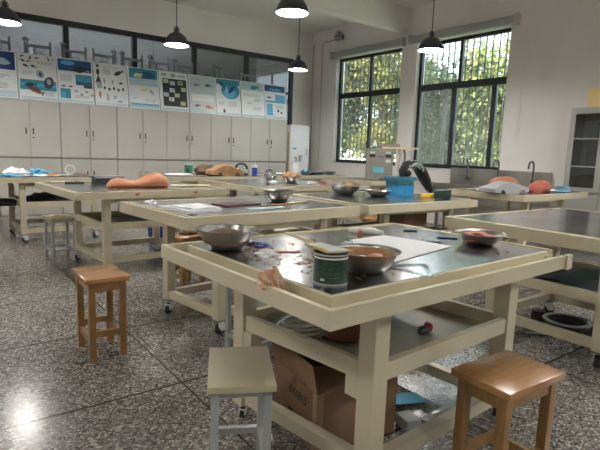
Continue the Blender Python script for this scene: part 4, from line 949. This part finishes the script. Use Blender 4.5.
MB().box((.18,.10,0), (.52,.27,.05), bev=.004).build('tray_body', 'panel', t)
o = MB().box((.24,.06,0), (.80,.28,.03)).build('ledge_board', 'plank', None, None, (5.70,5.81,ZT+.5015), R_(-41)); tag(o, 'cream board end projecting beyond the instrument box', 'board')
t = thing('hose_bundle', 'grey tubes hanging right of the instrument box', 'hose', (6.17,5.58,ZT))
for k, (x, m) in enumerate(((0,'pipe'),(.05,'white'),(.13,'greyd'))): MB().tube([(x,0,.498),(x+.03,0,.40),(x+.015,0,.2),(x+.02,0,.0)], .016, m, 8).build('tube', None, t, 60)
crumple('brown_rag', 'brown scraps in front of the instrument box', 'scrap', 5.80,5.55,ZT,.05,'clay_dk',h=.5,seed=3)
# motor under T8
t = thing('floor_machine', 'grey machine with dark fittings on the shelf under the instrument table', 'machine', (5.62,5.62,.433), 0)
MB().box((0.02,0,0), (.6,.4,.18), bev=.02).build('housing', 'panel', t, 40); MB().lathe([(0,0),(.08,0),(.08,.1),(0,.1)], 'black', 20, T(.2,-.0,.09,rx=R_(90))).build('motor_cap', None, t, 40)

# --- T4 floor items
t = thing('black_basin', 'black rubber basin with a grey rim on the floor under the right table', 'basin', (3.56,1.56,0))
MB().lathe([(0,.01),(.11,.01),(.135,.08),(.14,.085),(.15,.085),(.15,.095),(.128,.095),(.105,.018),(0,.018)], 'black', 32).build('basin_body', None, t, 50)
MB().lathe([(.150,.086),(.154,.09),(.150,.098),(.128,.098),(.126,.09)], 'basin', 32).build('grey_rim', None, t, 50)
heap('black_rag', 'black rag beside the basin under the right table', 'rag', 3.70,1.42,0.0, (.14,.07,.03), 'blackc', 3)
t = thing('dark_jar', 'small dark jar on the floor near the far leg of the right table', 'jar', (3.60,1.78,0)); MB().lathe([(0,0),(.045,0),(.05,.02),(.05,.07),(.042,.08),(0,.08)], 'clay_dk', 20).build('jar_body', None, t, 50); MB().lathe([(.047,.08),(.047,.095),(0,.095)], 'black', 20).build('lid', None, t, 50)
o = MB().tube([(3.28,1.70,.012),(3.36,1.64,.010),(3.42,1.58,.012)], [.012,.016,.018], 'basin', 8, flat=.5).build('trowel', None, None, 50); tag(o, 'grey scoop lying left of the black basin', 'scoop')
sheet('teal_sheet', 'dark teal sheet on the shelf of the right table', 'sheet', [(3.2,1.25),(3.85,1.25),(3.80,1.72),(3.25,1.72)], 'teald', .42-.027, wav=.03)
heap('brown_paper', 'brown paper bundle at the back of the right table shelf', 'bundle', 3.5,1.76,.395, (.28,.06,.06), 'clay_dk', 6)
# cardboard heap beneath T3
t = thing('flat_cardboard', 'dark brown flattened cardboard heap under the table with blue crates', 'cardboard', (3.85,3.35,.433), R_(4))
for k in range(4): MB().box((-.5,-.22,0), (.30-.03*k,.25,.012), mx=T(.02*k,0,.014*k,ry=R_(0),rz=R_(3*k-4))).build('sheet', 'card', t)
o = MB().box((-.2,-.16,0), (.2,.16,.16), bev=.004).build('brown_carton', 'card', None, None, (3.85,3.38,.505), R_(7)); tag(o, 'small brown carton on the flattened cardboard under the table with blue crates', 'box')

# ------------------------------------------------------------------ sinks and taps
t = thing('steel_sink', 'long stainless sink trough with splashback under the window', 'sink', (6.78,3.62,0))
mb = MB(); mb.box((0,0,.50), (.02,1.72,.76)); mb.box((0,0,.50), (.48,.02,.76)); mb.box((0,1.70,.50), (.48,1.72,.76)); mb.box((0.02,.02,.48), (.48,1.70,.50)); mb.box((-.015,-.01,.755), (.035,1.73,.775)); mb.build('trough', 'sinks', t)
MB().box((.46,0,.50), (.49,1.72,1.02)).build('splashback', 'sinks', t)
for y in (.05,1.62):
    for x in (.04,.40): MB().box((x,y,0), (x+.04,y+.04,.48)).build('leg', 'sinks', t)
def tap(lab, y):
    t = thing('gooseneck_tap', lab, 'tap', (7.16,y,.86), 0, 'gooseneck taps over the sink')
    pts = [(0,0,0),(0,0,.24)]+[(-.07+.07*math.cos(R_(q)),0,.24+.07*math.sin(R_(q))) for q in range(20,181,20)]+[(-.14,0,.20)]
    MB().tube(pts, .014, 'tapm', 8).build('spout', None, t, 60)
    MB().tube([(0,0,.0),(.095,0,.0)], .014, 'tapm', 8).box((-.02,-.02,-.03), (.02,.02,.04), 'tapm', .004).build('valve', None, t, 50)
    MB().box((-.01,-.035,.04), (.01,.035,.052), 'steelb', .003).build('lever', None, t, 50)
tap('leftmost of the three curved taps, in front of the window bars', 4.95)
tap('middle of the three curved taps, at the window edge', 4.40)
tap('rightmost of the three curved taps, against the blank wall', 3.84)

# ------------------------------------------------------------------ air conditioner
t = thing('air_conditioner', 'tall white floor standing air conditioner in the corner', 'air conditioner', (6.36,8.85,0))
MB().box((0,0,0), (.52,.38,1.76), bev=.02).build('cabinet', 'white', t, 40)
MB().box((.02,-.008,.05), (.50,0,1.38), bev=.003).build('front_panel', 'white', t); MB().box((.02,-.004,1.42), (.50,.002,1.72)).build('outlet', 'p_white', t)
MB().box((.22,-.012,.98), (.31,-.008,1.12)).build('display', 'p_grey', t); MB().box((.06,-.011,1.24), (.16,-.008,1.28)).build('blue_mark', 'ltblue', t); MB().box((.42,-.011,1.12), (.47,-.008,1.26)).build('energy_label', 'p_pale', t)
MB().box((-.005,.02,.30), (0,.1,1.6)).build('orange_strip', 'plank', t)

# ------------------------------------------------------------------ glass door cabinet at right
t = thing('glass_cabinet', 'grey metal cabinet with glazed doors against the right wall', 'cabinet', (6.88,2.36,0))
W, H = .90, 1.89
mb = MB(); mb.box((.02,0,0), (.40,.02,H)); mb.box((.02,W-.02,0), (.40,W,H)); mb.box((.02,.02,H-.03), (.40,W-.02,H)); mb.box((.38,.02,0), (.40,W-.02,H-.03)); mb.box((.02,.02,0), (.38,W-.02,.06)); mb.build('carcass', 'cabg', t)
for z0 in (1.12,1.48): MB().box((.02,.02,z0), (.37,W-.02,z0+.02)).build('shelf', 'cabg', t)
MB().box((.02,.02,.77), (.37,W-.02,.79)).build('shelf', 'cabg', t)
for y0 in (.0, W/2):
    d = MB(); f = .07
    d.box((0,y0+.003,.80), (.02,y0+f,H)); d.box((0,y0+W/2-f,.80), (.02,y0+W/2-.003,H)); d.box((0,y0+f,H-.08), (.02,y0+W/2-f,H)); d.box((0,y0+f,.80), (.02,y0+W/2-f,.86))
    d.box((0,y0+f,1.125), (.02,y0+W/2-f,1.14)); d.box((0,y0+f,1.485), (.02,y0+W/2-f,1.5))
    dd = d.build('door', 'cabg', t); MB().box((.008,y0+f,.86), (.012,y0+W/2-f,H-.08)).build('door_glass', 'cglass', dd)
    MB().box((0,y0+.003,.04), (.02,y0+W/2-.003,.77)).build('lower_door', 'cabg', t)
o = MB().box((0,0,0), (.28,.36,.24), bev=.004).build('kraft_box', 'yellowbox', None, 40, (6.95,2.74,1.891)); tag(o, 'yellow brown box on top of the glazed cabinet', 'box')
for k, (y, z, w, h, m) in enumerate([(2.48,1.142,.2,.16,'clay_dk'),(2.80,1.142,.25,.2,'greyd'),(2.6,1.502,.3,.12,'panel'),(2.95,1.502,.15,.2,'greyd'),(2.9,.792,.25,.22,'clay_dk')]):
    o = MB().box((0,0,0), (.2,w,h), bev=.004).build('storage_box', m, None, None, (6.98,y,z)); tag(o, ['brown box on the middle shelf of the glazed cabinet','dark box on the middle shelf of the glazed cabinet','flat grey box on the top shelf of the glazed cabinet','dark box on the top shelf of the glazed cabinet','brown box on the bottom shelf of the glazed cabinet'][k], 'box')

# ------------------------------------------------------------------ outdoors
o = struct(MB().box((XW+.24,-14,-.12), (40,60,-.02)).build('floor_outside', 'ground'), 'sunlit ground and grass outside the windows', 'ground')
o = MB().box((0,0,0), (.2,24,1.22)).build('low_wall', 'tile', None, None, (12.9,2,-.02)); tag(o, 'pale low wall outside beyond the trees', 'wall')
def tree(lab, x, y, h, r, m, seed, nl, ls=1.):
    rg = random.Random(seed)
    t = thing('leafy_tree', lab, 'tree', (x,y,-.02), 0, 'trees outside the windows')
    mb = MB()
    mb.tube([(0,0,0),(.05*rg.uniform(-1,1),.05,h*.4),(.1*rg.uniform(-1,1),.1*rg.uniform(-1,1),h*.85)], [.06,.045,.015], 'bark', 8)
    for k in range(9):
        z0 = h*rg.uniform(.12,.75); an = rg.random()*6.28; L = r*rg.uniform(.5,.9)
        mb.tube([(0,0,z0),(L*.5*math.cos(an),L*.5*math.sin(an),z0+.25*L),(L*math.cos(an),L*math.sin(an),z0+.7*L)], [.025,.016,.006], 'bark', 5)
    mb.build('trunk', None, t, 60)
    V, F = [], []
    cl = [(rg.gauss(0,r*.45), rg.gauss(0,r*.5), rg.uniform(.26,1.0)*h) for _ in range(46)]
    for k in range(nl):
        c = cl[rg.randrange(len(cl))]; sp = .26
        p = Vector((max(-r,min(r,c[0]+rg.gauss(0,sp))), max(-r,min(r,c[1]+rg.gauss(0,sp))), max(.22*h, c[2]+rg.gauss(0,sp))))
        d = Vector((rg.gauss(0,1), rg.gauss(0,1), rg.gauss(-.3,.6))).normalized(); u = d.cross(Vector((rg.gauss(0,1), rg.gauss(0,1), rg.gauss(0,1)))).normalized()
        L = rg.uniform(.07,.14)*ls; w = L*.36; i = len(V)
        V += [p, p+d*L*.5+u*w, p+d*L, p+d*L*.5-u*w]; F.append((i,i+1,i+2,i+3))
    me = bpy.data.meshes.new('foliage'); me.from_pydata(V, [], F); me.materials.append(M[m])
    o = bpy.data.objects.new('foliage', me); COL.objects.link(o); o.parent = t
tree('leafy olive green tree outside the left half of the window by the air conditioner', 10.0,13.0,4.9,.95,'leaf1',1,11000)
tree('leafy tree outside the middle of the window by the air conditioner', 9.8,11.3,5.0,.85,'leaf3',2,11000)
tree('leafy tree outside the right half of the window by the air conditioner', 10.0,9.7,5.2,.85,'leaf1',3,11000)
tree('dark leafy tree seen through the left panes behind the taps', 10.4,8.0,3.1,.85,'leaf3',4,9000)
tree('bright green tree seen through the right panes behind the taps', 10.2,6.2,3.6,.72,'leaf2',5,10000)
for k, (x, y, h, m, lb) in enumerate([(15.5,20.5,6.5,'leaf3','big tree far behind the left edge of the window by the air conditioner'),(15.2,16.9,6.8,'leaf1','big tree far behind the centre of the window by the air conditioner'),
    (15.6,13.4,4.6,'leaf3','big tree far behind the window pier'),(15.3,10.0,3.3,'leaf1','big tree far behind the window with the taps')]):
    tree(lb, x, y, h, 1.75, m, 20+k, 9000, 1.9)

# ------------------------------------------------------------------ light
w = bpy.data.worlds.new('world'); scn.world = w; w.use_nodes = True
bg = w.node_tree.nodes['Background']; bg.inputs[0].default_value = (.80,.90,1.0,1); bg.inputs[1].default_value = 3.0
sun = bpy.data.lights.new('sun', 'SUN'); sun.energy = 24; sun.angle = R_(1.5); sun.color = (1,.93,.80)
so = bpy.data.objects.new('sun', sun); COL.objects.link(so); so.rotation_euler = Vector((-.42,.25,.87)).to_track_quat('Z', 'Y').to_euler()

vs = scn.view_settings; vs.view_transform = 'Standard'; vs.look = 'None'; vs.gamma = 1; vs.use_curve_mapping = False
vs.exposure = 1.1
